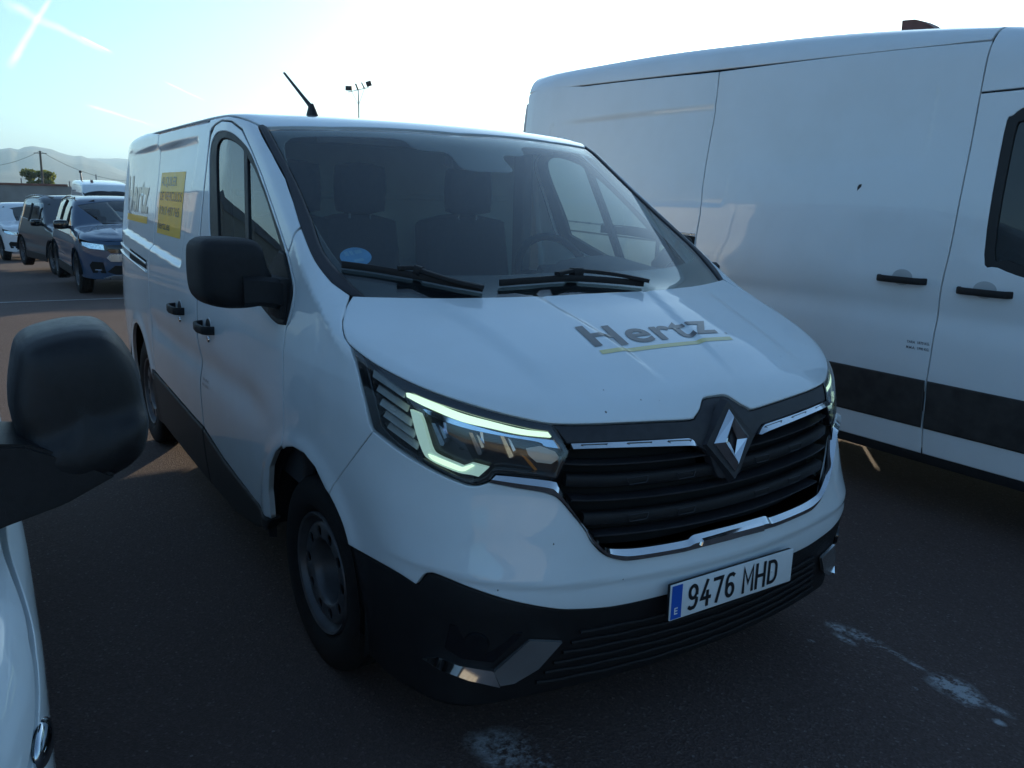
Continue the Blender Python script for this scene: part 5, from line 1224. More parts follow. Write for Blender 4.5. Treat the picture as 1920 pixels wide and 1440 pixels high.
# roof aerial housing
A_ = [FT(plane_hit([q], 1, 2.95)) [0] for q in ((1697, 70), (1700, 40), (1724, 38), (1736, 41), (1750, 47), (1764, 57), (1764, 70))]
bm = bmesh.new(); f1 = [bm.verts.new(q+[0, -.045, 0]) for q in A_]; f2 = [bm.verts.new(q+[0, .045, 0]) for q in A_]
bm.faces.new(f1); bm.faces.new(f2[::-1])
for i in range(len(A_)): bm.faces.new((f1[i], f2[i], f2[(i+1) % len(A_)], f1[(i+1) % len(A_)]))
bmesh.ops.recalc_face_normals(bm, faces=bm.faces); link('aerial_fin', bm_mesh('aerial_fin', bm), noisy(mat('flare_tinted_plastic', (.16, .065, .05), rough=.5), 20, .2), tv)  # dark fin; warm tint of the sun flare put into its colour
tp = seen(TALL, [(1700, 642), (1743, 648), (1699, 652), (1742, 659)], 0, FT)
for t_, a, b in (('TARA  1870 KG.', 0, 1), ('M.M.A.  1990 KG.', 2, 3)):
    letters('weight_print', t_, tuple(tp[a]), tuple(tp[b]-tp[a]), (0, 0, 1), .014, M['ink_grey'], tv, S=TALL, bold=.02, width=float(np.linalg.norm(tp[b]-tp[a])), off=.001, cuts=3)
ch = seen(TALL, [(1607, 358), (1608, 350), (1611, 346), (1616, 345), (1615, 350), (1611, 354)], 0, FT); stud('paint_chip', TALL, ch, .0006, M['sill'], tv, off=0, inward=.001)
# two more of the same kind far behind the white van: their shadow lies across the yard, and one tops the car row
for i, (x, y, rz, lab) in enumerate(((-24.4+5.2, 8.0, 0, 'tall white van standing in the row hidden behind the white rental van'), (-24.4+5.2, 10.9, 0, 'tall white van at the far side of the hidden row'), (-35.5, 3.42, 0, 'white high roof van in the distance behind the dark cars on the left'))):
    o = copy_tree(tv); o.location = (x, y, gz(x)); o.rotation_euler = (0, 0, rz); o['label'] = lab

# ------------------------------------------------------------------ the small white van at the left edge
SL, SRZ = (.88, -2.705, 0.), 0.
SMALL = Skin(W=([0, .3, .6, .9, 1.1, 1.4, 1.8], [.86, .89, .912, .912, .895, .83, .74]), Wn=([-3.8, -3.4, -3, -.2, .2, .5, .8], [.1, .03, 0, 0, .002, .028, .12]),
             N=([0, .3, .6, .8, 1.0], [.78, .85, .86, .83, .74]), H=([-.4, .1, .5, .8], [1.22, 1.10, 1.02, .88]), Rf=([-3.6, -2.5, -1.5, -.9, -.5], [1.80, 1.84, 1.84, 1.80, 1.72]),
             KC=([.3, .9, 1.3], [.3, .4, .4]), Wf=([.2, 1.3], [0, 0]), Q=[.10, .22, .05, .12, .0, 0., -.03, .0], ws=(.05, 1.14, .66), rear=-3.45)
sv_ = thing('small_van', 'small white van at the left edge, showing its black wing mirror', 'van', SL, SRZ)
DS = DX(.95, .9); FS = frame_of(SL, SRZ)
def sxz(pts): return DS.uv(side_pts(SMALL, np.array(pts)))
def span(name, pts, m=M['white'], **k): return panel(name, SMALL, DS, sxz(pts), m, sv_, both=True, step=.03, edge=.015, **k)
ar = lambda cx, a0, a1, r=.37: [(cx+r*math.cos(R(a)), .32+r*math.sin(R(a))) for a in np.linspace(a0, a1, 12)]
span('front_wing', [(-.30, 1.02), (-.30, .60)]+ar(0, 150, 0)+[(.40, .28), (.56, .28), (.62, .62), (.55, .74), (.30, .90), (.0, 1.02), (-.12, 1.08)])
SG = [(-1.22, 1.10), (-1.24, 1.55), (-1.16, 1.60), (-.80, 1.60), (-.35, 1.24), (-.24, 1.10), (-.27, 1.05)]
span('front_door', [(-.308, 1.02), (-.308, .60), (-.36, .50), (-.37, .26), (-1.34, .26), (-1.34, 1.60), (-1.25, 1.66), (-.80, 1.67), (-.28, 1.22), (-.16, 1.10)], holes=[sxz(SG)])
span('door_window', SG, M['carglass'], off=-.006, depth=.0)
span('side_panel', [(-1.35, 1.70), (-1.35, .26), (-2.33, .26)]+ar(-2.70, 0, 180)+[(-3.1, .30), (-3.3, .30), (-3.3, 1.70)])
SR = sxz([(-.80, 1.685), (-1.35, 1.71), (-3.3, 1.71)]); SR = np.concatenate([[[-.70, 0], [-.71, .30], [-.74, .50]], SR, [[-3.3, 0]]]); panel('roof', SMALL, DS, sym(SR, DS), M['white'], sv_, step=.08, edge=.03)
SH = sxz([(-.02, 1.04), (.30, .92), (.55, .76)]); SH = np.concatenate([[[.06, 0]], SH, [[.68, 0]]]); panel('bonnet', SMALL, DS, sym(SH, DS), M['white'], sv_, step=.05, edge=.03)
SWS = sxz([(-.78, 1.66), (-.32, 1.27), (-.06, 1.06)]); SWS = np.concatenate([[[-.84, 0]], SWS, [[.04, 0]]]); panel('windscreen', SMALL, DS, sym(SWS, DS), M['carglass'], sv_, step=.1, edge=.04, off=-.004)
DZS = DZ(-.1, .8); nu = np.array([(0, .24), (.70, .24), (.98, .26), (.92, .60), (.78, .74), (.4, .85), (0, .90)]); panel('nose', SMALL, DZS, sym(nu, DZS), M['plastic'], sv_, step=.05, edge=.03, off=-.003)
bm = bmesh.new(); box(bm, (-1.4, 0, .36), (4.1, 1.35, .1)); box(bm, (-1.45, 0, .95), (.03, 1.5, 1.3)); box(bm, (-2.2, 0, 1.12), (2.2, 1.4, 1.2)); link('underbody', bm_mesh('underbody', bm), M['black'], sv_)
bm = bmesh.new(); box(bm, (-3.42, 0, .95), (.06, 1.55, 1.4), bev=.03); link('rear_door', bm_mesh('rear_door', bm, angle=40), M['white'], sv_)
for cx in (0., -2.70):
    for s in (-1, 1): w = wheel((cx, s*.74, .31), s, sv_); w.scale = (.9, .9, .9)
# its mirror: fills the left edge of the picture
mp = curve([(19, 707), (27, 657), (37, 637), (57, 624), (87, 614), (125, 606), (160, 603), (187, 605), (212, 619), (238, 650), (255, 688), (263, 730), (268, 768), (265, 802), (256, 828), (234, 851), (200, 871), (150, 893), (118, 898), (60, 880), (25, 800), (17, 752)], 3)
SM = FS(plane_hit(mp, 0, .90)); wm = link('wing_mirror', None, None, sv_)
# split housing: upper shell in front, lower base stepped behind a ridge
O = resamp(np.concatenate([SM, SM[:1]]), 73)[:-1]; c = O.mean(0)
rings = [(.90, -.10), (.965, -.105), (1.0, -.08), (1.0, 0), (.99, .03), (.955, .062), (.88, .088), (.76, .102), (.55, .110), (.30, .114), (.001, .115)]
def ridge_off(P):
    t = (P[1]-c[1])/.13; zr_ = c[2]-.040+.028*t+.012*max(0, t)**2; q = (P[2]-zr_)/.007; s_ = 1/(1+math.exp(-max(-30, min(30, q))))
    return .030*(1-s_)
bm = bmesh.new(); RR = []
for k, dep in rings:
    row = []
    for p in O:
        q = c+(p-c)*k+np.array([dep, 0, 0]); w_ = max(0., min(1., (dep+.02)/.06)); q[0] += ridge_off(q)*w_; row.append(bm.verts.new(q))
    RR.append(row)
for a, b in zip(RR, RR[1:]):
    for i in range(72): bm.faces.new((a[i], a[(i+1) % 72], b[(i+1) % 72], b[i]))
bmesh.ops.remove_doubles(bm, verts=bm.verts, dist=.0003)
es = [e for e in bm.edges]; bmesh.ops.subdivide_edges(bm, edges=[e for e in bm.edges if e.calc_length() > .02], cuts=1, use_grid_fill=True)
bmesh.ops.recalc_face_normals(bm, faces=bm.faces); link('mirror_housing', bm_mesh('mirror_housing', bm, smooth=True), M['mirror_plastic'], wm)
bm = bmesh.new(); bm.faces.new([bm.verts.new(c+(p-c)*.90-np.array([.098, 0, 0])) for p in O]); link('mirror_glass', bm_mesh('mirror_glass', bm), M['chrome'], wm)
AP = FS(plane_hit([(-70, 800), (-10, 806), (40, 806), (120, 830), (205, 862), (128, 905), (112, 914), (0, 955), (-70, 985)], 0, .93))
bm = bmesh.new(); f1 = [bm.verts.new(q+[.105, 0, 0]) for q in AP]; f2 = [bm.verts.new(q-[.07, 0, 0]) for q in AP]; n_ = len(AP)
bm.faces.new(f1); bm.faces.new(f2[::-1])
for i in range(n_): bm.faces.new((f1[i], f2[i], f2[(i+1) % n_], f1[(i+1) % n_]))
bmesh.ops.recalc_face_normals(bm, faces=bm.faces); bmesh.ops.bevel(bm, geom=bm.edges[:], offset=.006, segments=2, affect='EDGES'); link('mirror_arm', bm_mesh('mirror_arm', bm, angle=40), M['mirror_plastic'], wm)
bm = bmesh.new(); box(bm, (-.05, .80, 1.12), (.14, .06, .08), bev=.015); link('mirror_foot', bm_mesh('mirror_foot', bm, angle=40), M['plastic'], wm)
# clear side repeater on the wing
for s in (1, -1):
    rp = link('side_repeater', None, None, sv_); cc = SMALL.trace(np.array([[.50, -1.5*s*-1, .905]]) if 0 else np.array([[.40, 1.5*s, .80]]), np.array([[0, -1.*s, 0]]))[0]; nn = SMALL.grad(cc[None])[0]
    t1 = np.cross([0, 0, 1], nn); t1 /= np.linalg.norm(t1); t2 = np.cross(nn, t1)
    bm = bmesh.new(); bmesh.ops.create_uvsphere(bm, u_segments=28, v_segments=14, radius=1.)
    bmesh.ops.transform(bm, matrix=Matrix(((*(t1*.052)[:1], (t2*.032)[0], (nn*.014)[0], cc[0]), ((t1*.052)[1], (t2*.032)[1], (nn*.014)[1], cc[1]), ((t1*.052)[2], (t2*.032)[2], (nn*.014)[2], cc[2]), (0, 0, 0, 1))), verts=bm.verts)
    link('repeater_lens', bm_mesh('repeater_lens', bm, smooth=True), M['reflector'], rp)
    link('repeater_rim', tube_mesh('repeater_rim', [cc+t1*.012+t2*.032*math.sin(a)*1.02+nn*.012*math.cos(a)*1.0 for a in np.linspace(-1.5, 1.5, 15)], .0016, n=6), M['gloss_black'], rp)

# ------------------------------------------------------------------ parked cars far left
def soft_skin(kind):
    h = {'a': 1.55, 'b': 1.66, 'c': 1.60}[kind]
    return Skin(W=([0, .3, .6, .85, 1.0, 1.3, h], [.84, .90, .915, .905, .87, .78, .68]), Wn=([-3.6, -3.2, -2.6, -.2, .3, .6, .8], [.16, .08, .0, 0, .02, .07, .14]),
                N=([0, .25, .5, .75, .95, 1.05], [.76, .84, .87, .86, .80, .70]), H=([-.9, -.5, -.1, .4, .7, .85], [1.18, 1.12, 1.08, 1.02, .97, .90]),
                Rf=([-3.5, -3.1, -2.4, -1.7, -1.2, -.8], [h-.30, h-.10, h-.02, h, h-.04, h-.16]), KC=([.2, .6, 1.1], [.30, .42, .40]), Wf=([.2, 1.3], [0, 0]),
                Q=[.11, .25, .07, .09, .0, 0., .35, .0], ws=(-.38, 1.09, .58), rear=-3.38, ny=.22, kr=.25,
                feat=lambda x, y, z: (.010*np.exp(-((z-.80)/.06)**2)-.012*np.exp(-((z-.58)/.07)**2))*sst((y-.75)/.08)*sst((.3-x)/.2)+.010*sst((y-.30)/.04)*sst((.62-y)/.04)*sst((z-.95)/.05)*sst((x+.4)/.2)*sst((.75-x)/.1))
def make_car(name, label, loc, rz, pnt, kind, vis=None):
    S = soft_skin(kind); D = DX(.72, .8); c_ = thing(name, label, 'car', loc, rz); h = {'a': 1.55, 'b': 1.66, 'c': 1.60}[kind]
    X = lambda pts: D.uv(side_pts(S, np.array(pts, float)))
    a_ = lambda cx, a0, a1, r=.385: [(cx+r*math.cos(R(a)), .34+r*math.sin(R(a))) for a in np.linspace(a0, a1, 10)]
    gl = [(-1.02, 1.04), (-.62, 1.06), (-.70, 1.10), (-1.18, 1.42), (-1.40, 1.50), (-1.95, 1.53), (-2.6, 1.50), (-2.92, 1.38), (-3.02, 1.22), (-2.98, 1.14)]
    gl = [(x, z*h/1.6 if z > 1.2 else z) for x, z in gl]
    body = [(.38, .60), (.36, .80), (.10, .96), (-.25, 1.06), (-.42, 1.10), (-.95, 1.40*h/1.6), (-1.25, h-.10), (-1.6, h-.06), (-2.6, h-.09), (-3.1, h-.20), (-3.15, .9), (-3.1, .40)]+a_(-2.62, 180, 0)+[(-2.2, .30), (-.42, .30)]+a_(0, 180, 20)
    panel('body_side', S, D, X(body), pnt, c_, step=.05, both=True, holes=[X(gl)], edge=.03, bev=.006)
    panel('side_window', S, D, X(gl), M['carglass'], c_, step=.15, both=True, off=-.006, depth=.01, edge=.04, bev=.004)
    for x_ in (-1.12, -1.98):
        P = side_pts(S, [(x_, z) for z in (1.06, 1.2, 1.35, 1.47)])
        for s in (1, -1): link('window_post', tube_mesh('window_post', P*[1, s, 1], .022, n=6), M['seal'], c_)
    ru_ = X([(-1.02, 1.42*h/1.6), (-1.28, h-.10), (-1.6, h-.05), (-2.6, h-.08), (-3.05, h-.18)]); ru_ = np.concatenate([[[-1.10, 0]], ru_, [[-3.12, 0]]]); panel('roof', S, D, sym(ru_, D), pnt, c_, step=.08, edge=.04)
    wu_ = X([(-1.02, 1.42*h/1.6), (-.60, 1.19), (-.46, 1.11)]); wu_ = np.concatenate([[[-1.10, 0]], wu_, [[-.36, 0]]]); panel('windscreen', S, D, sym(wu_, D), M['carglass'], c_, step=.12, edge=.04, off=-.003)
    hu_ = X([(-.42, 1.09), (-.1, 1.02), (.30, .90)]); Z_ = DZ(-.2, .8)
    edge_ = S.trace(np.array([(1.6, -y, .90-.05*y) for y in (.75, .6, .4, .2, 0.)]), np.tile([-1., 0, 0], (5, 1)))
    hu_ = np.concatenate([[[-.34, 0]], hu_, D.uv(edge_)]); hu_[-1, 1] = 0; panel('bonnet', S, D, sym(hu_, D), pnt, c_, step=.05, edge=.03)
    nz_ = lambda pts: Z_.uv(S.trace(np.array([(1.6*math.cos(R(a)), -1.6*math.sin(R(a)), z) for a, z in pts], float)+[-.2, 0, 0], np.array([(-math.cos(R(a)), math.sin(R(a)), 0.) for a, z in pts])))
    lowc = M['plastic'] if kind != 'c' else M['plastic']
    nose = nz_([(0, .28), (40, .28), (58, .30), (58, .62), (57, .82), (40, .865), (20, .88), (0, .885)]); nose[0, 0] = nose[-1, 0] = 0
    intake = nz_([(0, .36), (24, .36), (30, .40), (24, .50), (0, .50)]); intake[0, 0] = intake[-1, 0] = 0
    panel('front_bumper', S, Z_, sym(nose, Z_), pnt, c_, step=.05, edge=.03, off=-.002)
    panel('lower_intake', S, Z_, sym(intake, Z_), M['black'], c_, step=.06, edge=.03, off=.002, bev=.004)
    gp = nz_([(0, .70), (27, .70), (30, .76), (29, .82), (0, .83)]); gp[0, 0] = gp[-1, 0] = 0; panel('grille', S, Z_, sym(gp, Z_), M['gloss_black'], c_, step=.06, edge=.03, off=.004)
    sk_ = nz_([(0, .285), (30, .285), (34, .30), (26, .345), (0, .345)]); sk_[0, 0] = sk_[-1, 0] = 0; panel('skid_plate', S, Z_, sym(sk_, Z_), M['chrome_dark'], c_, step=.06, edge=.03, off=.006)
    bz = nz_([(0, .56), (27, .56), (30, .62), (27, .68), (0, .68)]); bz[0, 0] = bz[-1, 0] = 0; panel('bumper_bar', S, Z_, sym(bz, Z_), M['chrome_dark'] if kind == 'a' else pnt, c_, step=.06, edge=.03, off=.006)
    for s in (1, -1):
        P = seen_fixed = S.trace(np.array([(1.6*math.cos(R(a))-.2, -s*1.6*math.sin(R(a)), z) for a, z in ((29, .73), (44, .75), (54, .80), (55, .86), (40, .84), (30, .82))]), np.array([(-math.cos(R(a)), s*math.sin(R(a)), 0.) for a, z in ((29, .73), (44, .75), (54, .80), (55, .86), (40, .84), (30, .82))]))
        hlp = link('headlamp', None, None, c_); stud('lamp_unit', S, P, .010, M['gloss_black'], hlp)
        cc_ = P.mean(0); stud('lamp_glass', S, cc_+(P-cc_)*.82, .004, M['reflector'], hlp, off=.010)
        Pf = [(31, .38), (42, .38), (45, .50), (42, .56), (33, .55)]
        P = S.trace(np.array([(1.6*math.cos(R(a))-.2, -s*1.6*math.sin(R(a)), z) for a, z in Pf]), np.array([(-math.cos(R(a)), s*math.sin(R(a)), 0.) for a, z in Pf]))
        stud('fog_vent', S, P, .006, M['black'], c_)
        cc_ = P.mean(0); link('vent_blade', tube_mesh('vent_blade', [cc_+(P[0]-cc_)*.5+[.012, 0, .0], cc_+(P[1]-cc_)*.5+[.012, 0, 0]], .006, n=6), M['chrome'], c_)
        mm_ = link('door_mirror', None, None, c_); bm = bmesh.new(); soft(bm, (-.66, s*1.0, 1.08), (.13, .22, .15), k=.5); link('mirror_cap', bm_mesh('mirror_cap', bm, smooth=True), M['gloss_black'] if kind != 'c' else pnt, mm_)
        link('mirror_stem', tube_mesh('mirror_stem', [(-.66, s*.84, 1.03), (-.66, s*.95, 1.05)], .03, n=8), M['plastic'], mm_)
        P = side_pts(S, [(x_, z_) for x_, z_ in ((-1.30, h-.075), (-1.8, h-.045), (-2.6, h-.06), (-2.95, h-.13))])*[1, s, 1]; link('roof_rail', tube_mesh('roof_rail', resamp(P+[0, 0, .035], 12), .016, n=8), M['chrome_dark'] if kind != 'a' else M['gloss_black'], c_)
        for hx in (-1.35, -2.2): P = side_pts(S, [(hx, .92), (hx-.18, .92)])*[1, s, 1]; link('door_handle', tube_mesh('door_handle', P+[0, s*.02, 0], 0, flat=(.02, .03)), pnt, c_)
        for cx in (0., -2.62):
            car_wheel((cx, s*.80, .343), s, c_)
            bm = bmesh.new(); P = [(cx+.40*math.cos(R(a)), .34+.40*math.sin(R(a))) for a in range(0, 181, 12)]
            o_ = [bm.verts.new((x, s*.925, z)) for x, z in P]; i_ = [bm.verts.new((x, s*.55, z)) for x, z in P]
            for k in range(len(P)-1): bm.faces.new((o_[k], o_[k+1], i_[k+1], i_[k]))
            bm.faces.new(i_); link('wheel_housing', bm_mesh('wheel_housing', bm), M['black'], c_)
        sc_ = D.uv(side_pts(S, np.array([(-.42, .40), (-2.2, .40), (-2.2, .24), (-.42, .24)])))
    panel('sill_cover', S, D, sc_, M['plastic'], c_, step=.1, both=True, off=.012, edge=.04, bev=.006)
    bm = bmesh.new(); box(bm, (-1.3, 0, .40), (3.9, 1.45, .14)); box(bm, (-3.25, 0, .75), (.2, 1.5, .6), bev=.05); link('underbody', bm_mesh('underbody', bm), M['black'], c_)
    for y in (-.38, .38):
        bm = bmesh.new(); soft(bm, (-1.55, y, 1.22), (.12, .26, .2), k=.6); soft(bm, (-1.58, y, .9), (.15, .48, .6), k=.7); link('seat', bm_mesh('seat', bm, smooth=True), M['seat'], c_)
    return c_
P_navy = paint('navy_paint', (.010, .045, .10), dust=.05); P_grey = paint('dark_grey_paint', (.030, .036, .045), dust=.06); P_wht = paint('white_car_paint', (.74, .75, .76), dust=.05)
def car_loc(px, rz, ly=-.90):
    """origin (front axle centre) from the pixel where the near front tyre meets the ground"""
    p = ground_px(px); return (float(p[0]-(-math.sin(rz)*ly)), float(p[1]-math.cos(rz)*ly), float(gz(p[0])))
for nm, lab, px, rz, pnt, k in (('parked_car', 'dark blue compact SUV with grey lower bumper, nearest car of the left row', (148, 549), R(1.5), P_navy, 'a'),
                                ('parked_car', 'dark grey SUV with roof rails in the middle of the three cars', (101, 515), R(9), P_grey, 'b'),
                                ('parked_car', 'white SUV with black air intakes at the far left of the car row', (5, 488), R(6), P_wht, 'c')):
    l_ = car_loc(px, rz); c_ = make_car(nm, lab, l_, rz, pnt, k); c_.rotation_euler.y = 0

# ------------------------------------------------------------------ wall, shed, tree, poles, mast
def at_x(px, X): return plane_hit([px], 0, X)[0]
wt0, wt1 = at_x((-200, 340), -60), at_x((146, 351.5), -60)
wl = thing('boundary_wall', 'long grey rendered wall with a reddish coping behind the cars', 'wall', (-60, 0, gz(-60)))
zt = 1.42-gz(-60); y0_, y1_ = -45., float(wt1[1])
bm = bmesh.new(); box(bm, (0, (y0_+y1_)/2, zt/2), (.25, y1_-y0_, zt)); link('wall_face', bm_mesh('wall_face', bm), M['concrete'], wl)
bm = bmesh.new(); box(bm, (0, (y0_+y1_)/2-.3, zt+.06), (.36, y1_-y0_-.6, .14)); link('coping', bm_mesh('coping', bm), noisy(mat('clay_coping', (.22, .10, .075), rough=.9), 2, .3), wl)
def gable(name, label, c, size, rh, rz=0, wallm=None, roofm=None, cat='building', win=0):
    b = thing(name, label, cat, c, rz); L_, W_, H_ = size
    bm = bmesh.new(); box(bm, (0, 0, H_/2), (L_, W_, H_)); link('wall', bm_mesh('wall', bm), wallm or M['concrete'], b)
    bm = bmesh.new(); v = [bm.verts.new(p) for p in ((-L_/2-.3, -W_/2-.3, H_-.05), (L_/2+.3, -W_/2-.3, H_-.05), (L_/2+.3, W_/2+.3, H_-.05), (-L_/2-.3, W_/2+.3, H_-.05), (-L_/2-.3, 0, H_+rh), (L_/2+.3, 0, H_+rh))]
    for f in ((0, 1, 5, 4), (2, 3, 4, 5), (1, 2, 5), (3, 0, 4), (0, 3, 2, 1)): bm.faces.new([v[i] for i in f])
    bmesh.ops.recalc_face_normals(bm, faces=bm.faces); link('roof', bm_mesh('roof', bm), roofm or noisy(mat('sheet_roof', (.20, .20, .21), rough=.6, metal=.3), 2, .2), b)
    for k in range(win):
        x = -L_/2+L_*(k+.5)/win
        bm = bmesh.new(); box(bm, (x, W_/2+.02, H_*.62), (L_/win*.5, .08, H_*.22)); w_ = link('window', bm_mesh('window', bm), M['gloss_black'], b)
        bm = bmesh.new(); box(bm, (x, W_/2+.06, H_*.62-H_*.13), (L_/win*.56, .12, .12)); link('sill', bm_mesh('sill', bm), M['concrete'], w_)
    return b
gable('shed', 'grey gabled shed roof showing above the wall at the far left', (-75, -2.3, -2.1), (8, 6.6, 2.65), 1.25, 0)
# warehouses that the van's flank and windows mirror
tan = noisy(mat('tan_render', (.28, .255, .215), rough=.9), .5, .2)
gable('warehouse', 'tan warehouse beyond the left edge, facing the sun', (-79, -21, -2), (32, 14, 7.6), 1.6, 0, wallm=tan, win=9)
gable('warehouse', 'long tan warehouse standing behind the photographer', (-14, -46, 0), (58, 14, 3.9), 1.2, 0, wallm=tan, win=9)
gable('warehouse', 'pale warehouse standing further off behind the photographer', (48, -30, 0), (14, 40, 6.2), 1.8, 0, wallm=noisy(mat('cream_render', (.40, .35, .27), rough=.9), .5, .2), win=3)
bm = bmesh.new(); box(bm, (8, -24, .9), (70, .2, 1.8)); tag(link('yard_wall', bm_mesh('yard_wall', bm), tan), 'low tan yard wall facing the sun behind the photographer', 'wall')
# tree
def make_tree(name, label, base, height, rad, n=2600, seed=4):
    rnd = random.Random(seed); t = thing(name, label, 'tree', base)
    bm = bmesh.new(); cyl(bm, (0, 0, 0), (.1, 0, height*.45), .05*height, .03*height, 9)
    for k in range(7):
        a = rnd.random()*6.28; cyl(bm, (.08, 0, height*(.3+.03*k)), (rad*.55*math.cos(a), rad*.55*math.sin(a), height*(.55+.05*rnd.random())), .018*height, .006*height, 6)
    link('trunk', bm_mesh('trunk', bm), noisy(mat('bark', (.10, .08, .06), rough=.95), 6, .3), t)
    cl = [(rnd.uniform(-.62, .62)*rad, rnd.uniform(-.78, .78)*rad, height*rnd.uniform(.42, .84), rad*rnd.uniform(.22, .38)) for _ in range(17)]
    for mi, col_ in enumerate(((.055, .075, .022), (.085, .10, .026))):
        bm = bmesh.new()
        for _ in range(n//2):
            c = rnd.choice(cl); v = Vector((rnd.gauss(0, 1), rnd.gauss(0, 1), rnd.gauss(0, 1))).normalized()*c[3]*rnd.uniform(.55, 1.08)
            p = Vector(c[:3])+Vector((v.x, v.y, v.z*.75)); s_ = height*.030*rnd.uniform(.7, 1.4)
            u = Vector((rnd.gauss(0, 1), rnd.gauss(0, 1), rnd.gauss(0, 1))).normalized(); w = u.orthogonal().normalized()
            bm.faces.new([bm.verts.new(p+u*s_), bm.verts.new(p+w*s_*.6), bm.verts.new(p-u*s_), bm.verts.new(p-w*s_*.6)])
        fm = mat('foliage', col_, rough=.8); b = bsdf(fm); b.inputs['Subsurface Weight'].default_value = 0
        tr_ = nd(fm, 'ShaderNodeBsdfTranslucent'); tr_.inputs[0].default_value = (col_[0]*2.6, col_[1]*2.6, col_[2]*1.4, 1); mxs = nd(fm, 'ShaderNodeMixShader'); mxs.inputs[0].default_value = .45
        o_ = fm.node_tree.nodes['Material Output']; lk(fm, b.outputs[0], mxs.inputs[1]); lk(fm, tr_.outputs[0], mxs.inputs[2]); lk(fm, mxs.outputs[0], o_.inputs[0])
        cr_ = link('crown', bm_mesh('crown', bm), fm, t)
    return t
tc_ = at_x((74, 352), -118); make_tree('broadleaf_tree', 'round leafy tree rising behind the boundary wall, left of the picture', (-118, float(tc_[1]), -2.1), 5.9, 1.95)
for q, hh in (((205, 348), 3.), ((-60, 350), 5.)):
    pass
# utility pole with sagging wires
pb = at_x((80, 352), -110); pt_ = at_x((75, 283), -110)
up = thing('utility_pole', 'thin dark utility pole leaning above the tree', 'pole', (-110, float(pb[1]), -2.1))
L0 = np.array([0, 0, 0.]); L1 = np.array([0, float(pt_[1]-pb[1]), float(pt_[2]+2.1)])
link('pole_shaft', tube_mesh('pole_shaft', [L0, L1], [.16, .11], n=8), noisy(mat('weathered_pole', (.09, .08, .07), rough=.9), 3, .2), up)
bm = bmesh.new(); box(bm, tuple(L1-[0, 0, .25]), (.12, 1.3, .10)); link('cross_arm', bm_mesh('cross_arm', bm), M['mast'], up)
for k, (q, sag) in enumerate((((-60, 312), .6), ((250, 340), .8))):
    e = at_x(q, -110)-np.array([-110, pb[1], -2.1]); e[0] = 0
    pts = [L1*(1-t)+e*t-np.array([0, 0, sag*4*t*(1-t)]) for t in np.linspace(0, 1, 16)]; link('overhead_wire', tube_mesh('overhead_wire', pts, .018, n=5), M['seal'], up)
# small lamp column and lorry beyond the wall end
lp = thing('lamp_column', 'small lamp column with a round dark head beside the distant white van', 'lamp post', (-40, float(at_x((153.5, 345), -40)[1]), gz(-40)))
a = at_x((153.7, 342), -40)-np.array(lp.location); b = at_x((150.6, 322), -40)-np.array(lp.location); a[0] = b[0] = 0
link('column', tube_mesh('column', [(a[0], a[1]+.05, 0), a, b], [.05, .045, .03], n=8), M['mast'], lp)
bm = bmesh.new(); soft(bm, tuple(b), (.09, .11, .11), k=.2, cuts=2); link('lamp_head', bm_mesh('lamp_head', bm, smooth=True), M['plastic'], lp)
lo = thing('lorry', 'small pale lorry cab between the wall end and the distant van', 'lorry', (-40, float(at_x((156, 352), -40)[1]), gz(-40)))
bm = bmesh.new(); box(bm, (-1.0, .12, 1.15), (1.9, .62, 1.7), bev=.12); link('cab', bm_mesh('cab', bm, angle=50), M['white'], lo)
bm = bmesh.new(); box(bm, (-.04, .12, 1.55), (.06, .50, .50), bev=.01); link('windscreen', bm_mesh('windscreen', bm), M['gloss_black'], lo)
bm = bmesh.new(); box(bm, (.0, .12, .75), (.10, .54, .22), bev=.01); link('bumper', bm_mesh('bumper', bm), M['plastic'], lo)
bm = bmesh.new(); box(bm, (-1.0, .10, 2.08), (1.2, .5, .2), bev=.03); link('roof_box', bm_mesh('roof_box', bm), M['plastic_grey'], lo)
for s in (0, .5):
    bm = bmesh.new(); cyl(bm, (-.6, -.12+s, .28), (-.6, -.02+s, .28), .28, n=18); link('wheel', bm_mesh('wheel', bm, angle=40), M['rubber'], lo)
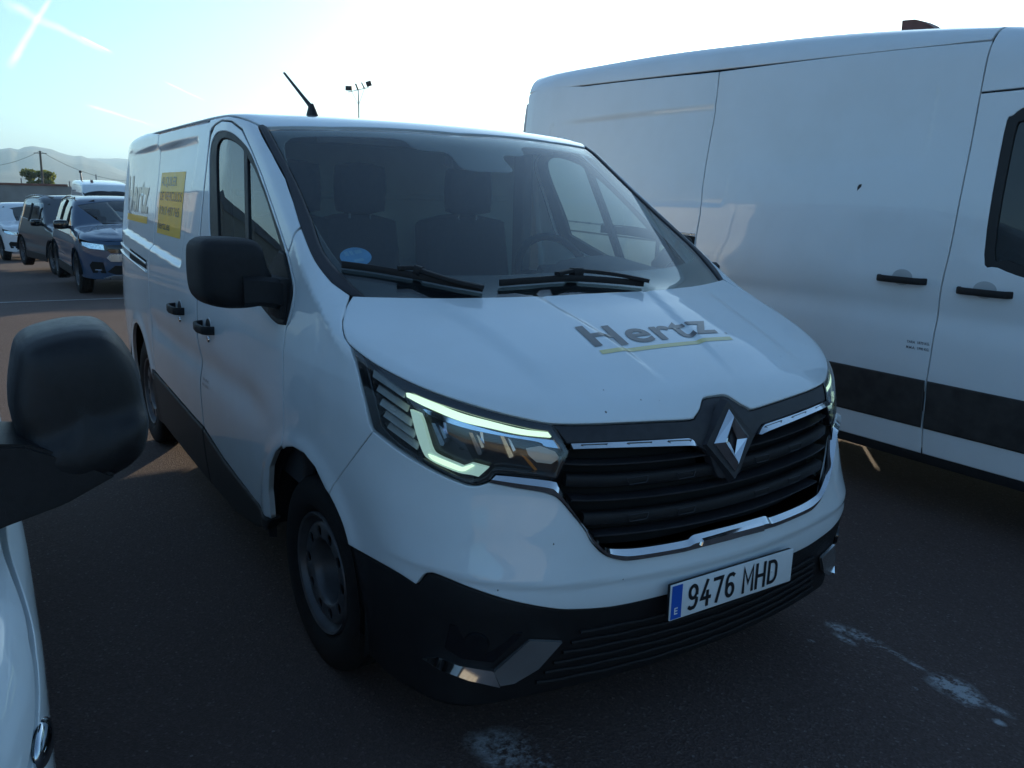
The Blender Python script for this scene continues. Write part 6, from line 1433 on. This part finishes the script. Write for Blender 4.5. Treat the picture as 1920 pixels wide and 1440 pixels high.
# floodlight mast
fm_ = thing('floodlight_mast', 'floodlight mast with four lamps on a braced crossbar above the van roof', 'mast', (-40, float(at_x((673, 217), -40)[1]), gz(-40)))
def ml(px): return at_x(px, -40)-np.array(fm_.location)
base_ = np.array([0, 0, 0.]); j = ml((672.5, 197)); top = ml((671.5, 168))
link('mast_pole', tube_mesh('mast_pole', [base_, j, top], [.045, .035, .028], n=8), M['mast'], fm_)
ca, cb = ml((652, 173)), ml((691, 164)); link('crossbar', tube_mesh('crossbar', [ca, cb], .022, n=6), M['mast'], fm_)
for q in ((659, 171), (683.5, 166)): link('brace', tube_mesh('brace', [ml(q), ml((672.5, 197))], .014, n=6), M['mast'], fm_)
for cx_, cy_, w_, h_, rx in ((654, 165.5, 12, 8, -.05), (691.5, 157, 10, 9, .3), (669, 162.5, 3, 11, .4), (680.5, 160, 2.2, 11, .5)):
    c_ = ml((cx_, cy_)); s_ = 43.5/FPX
    bm = bmesh.new(); box(bm, (0, 0, 0), (.12, w_*s_, h_*s_), bev=.01)
    ob = link('floodlight', bm_mesh('floodlight', bm, angle=40), M['plastic'], fm_); ob.location = tuple(c_); ob.rotation_euler = (rx if rx > .1 else 0, 0, R(-30))
    link('lamp_bracket', tube_mesh('lamp_bracket', [c_, (ca+(cb-ca)*max(0, min(1, (cx_-652)/39)))], .012, n=6), M['mast'], fm_)
# posts on the far verge
for q0, q1, lab in (((39.4, 334), (39.8, 346), 'thin post standing left of the round tree'), ((130, 340), (131.5, 352), 'short thin post between the tree and the lamp column'), ((179.7, 327), (180, 342), 'thin post above the roof of the distant white van')):
    a, b = at_x(q1, -80), at_x(q0, -80); o_ = link('post', tube_mesh('post', [(-80, a[1], -2.1), (-80, b[1], b[2])], .05, n=6), M['mast']); tag(o_, lab, 'post')
# ------------------------------------------------------------------ the air between here and the hills
HZ = (5900, 5900, 165)
bm = bmesh.new(); box(bm, (0, 0, HZ[2]/2-3.2), (HZ[0]*2, HZ[1]*2, HZ[2])); hz = link('haze', bm_mesh('haze', bm)); hz['kind'] = 'stuff'; hz['label'] = 'pale morning haze filling the air between the yard and the hills'
vm = bpy.data.materials.new('haze_air'); vm.use_nodes = True; t = vm.node_tree; t.nodes.clear(); o_ = t.nodes.new('ShaderNodeOutputMaterial'); pv = t.nodes.new('ShaderNodeVolumePrincipled')
pv.inputs['Density'].default_value = .00030; pv.inputs['Color'].default_value = (.48, .76, 1, 1); pv.inputs['Anisotropy'].default_value = .35; t.links.new(pv.outputs[0], o_.inputs['Volume']); hz.data.materials.append(vm)
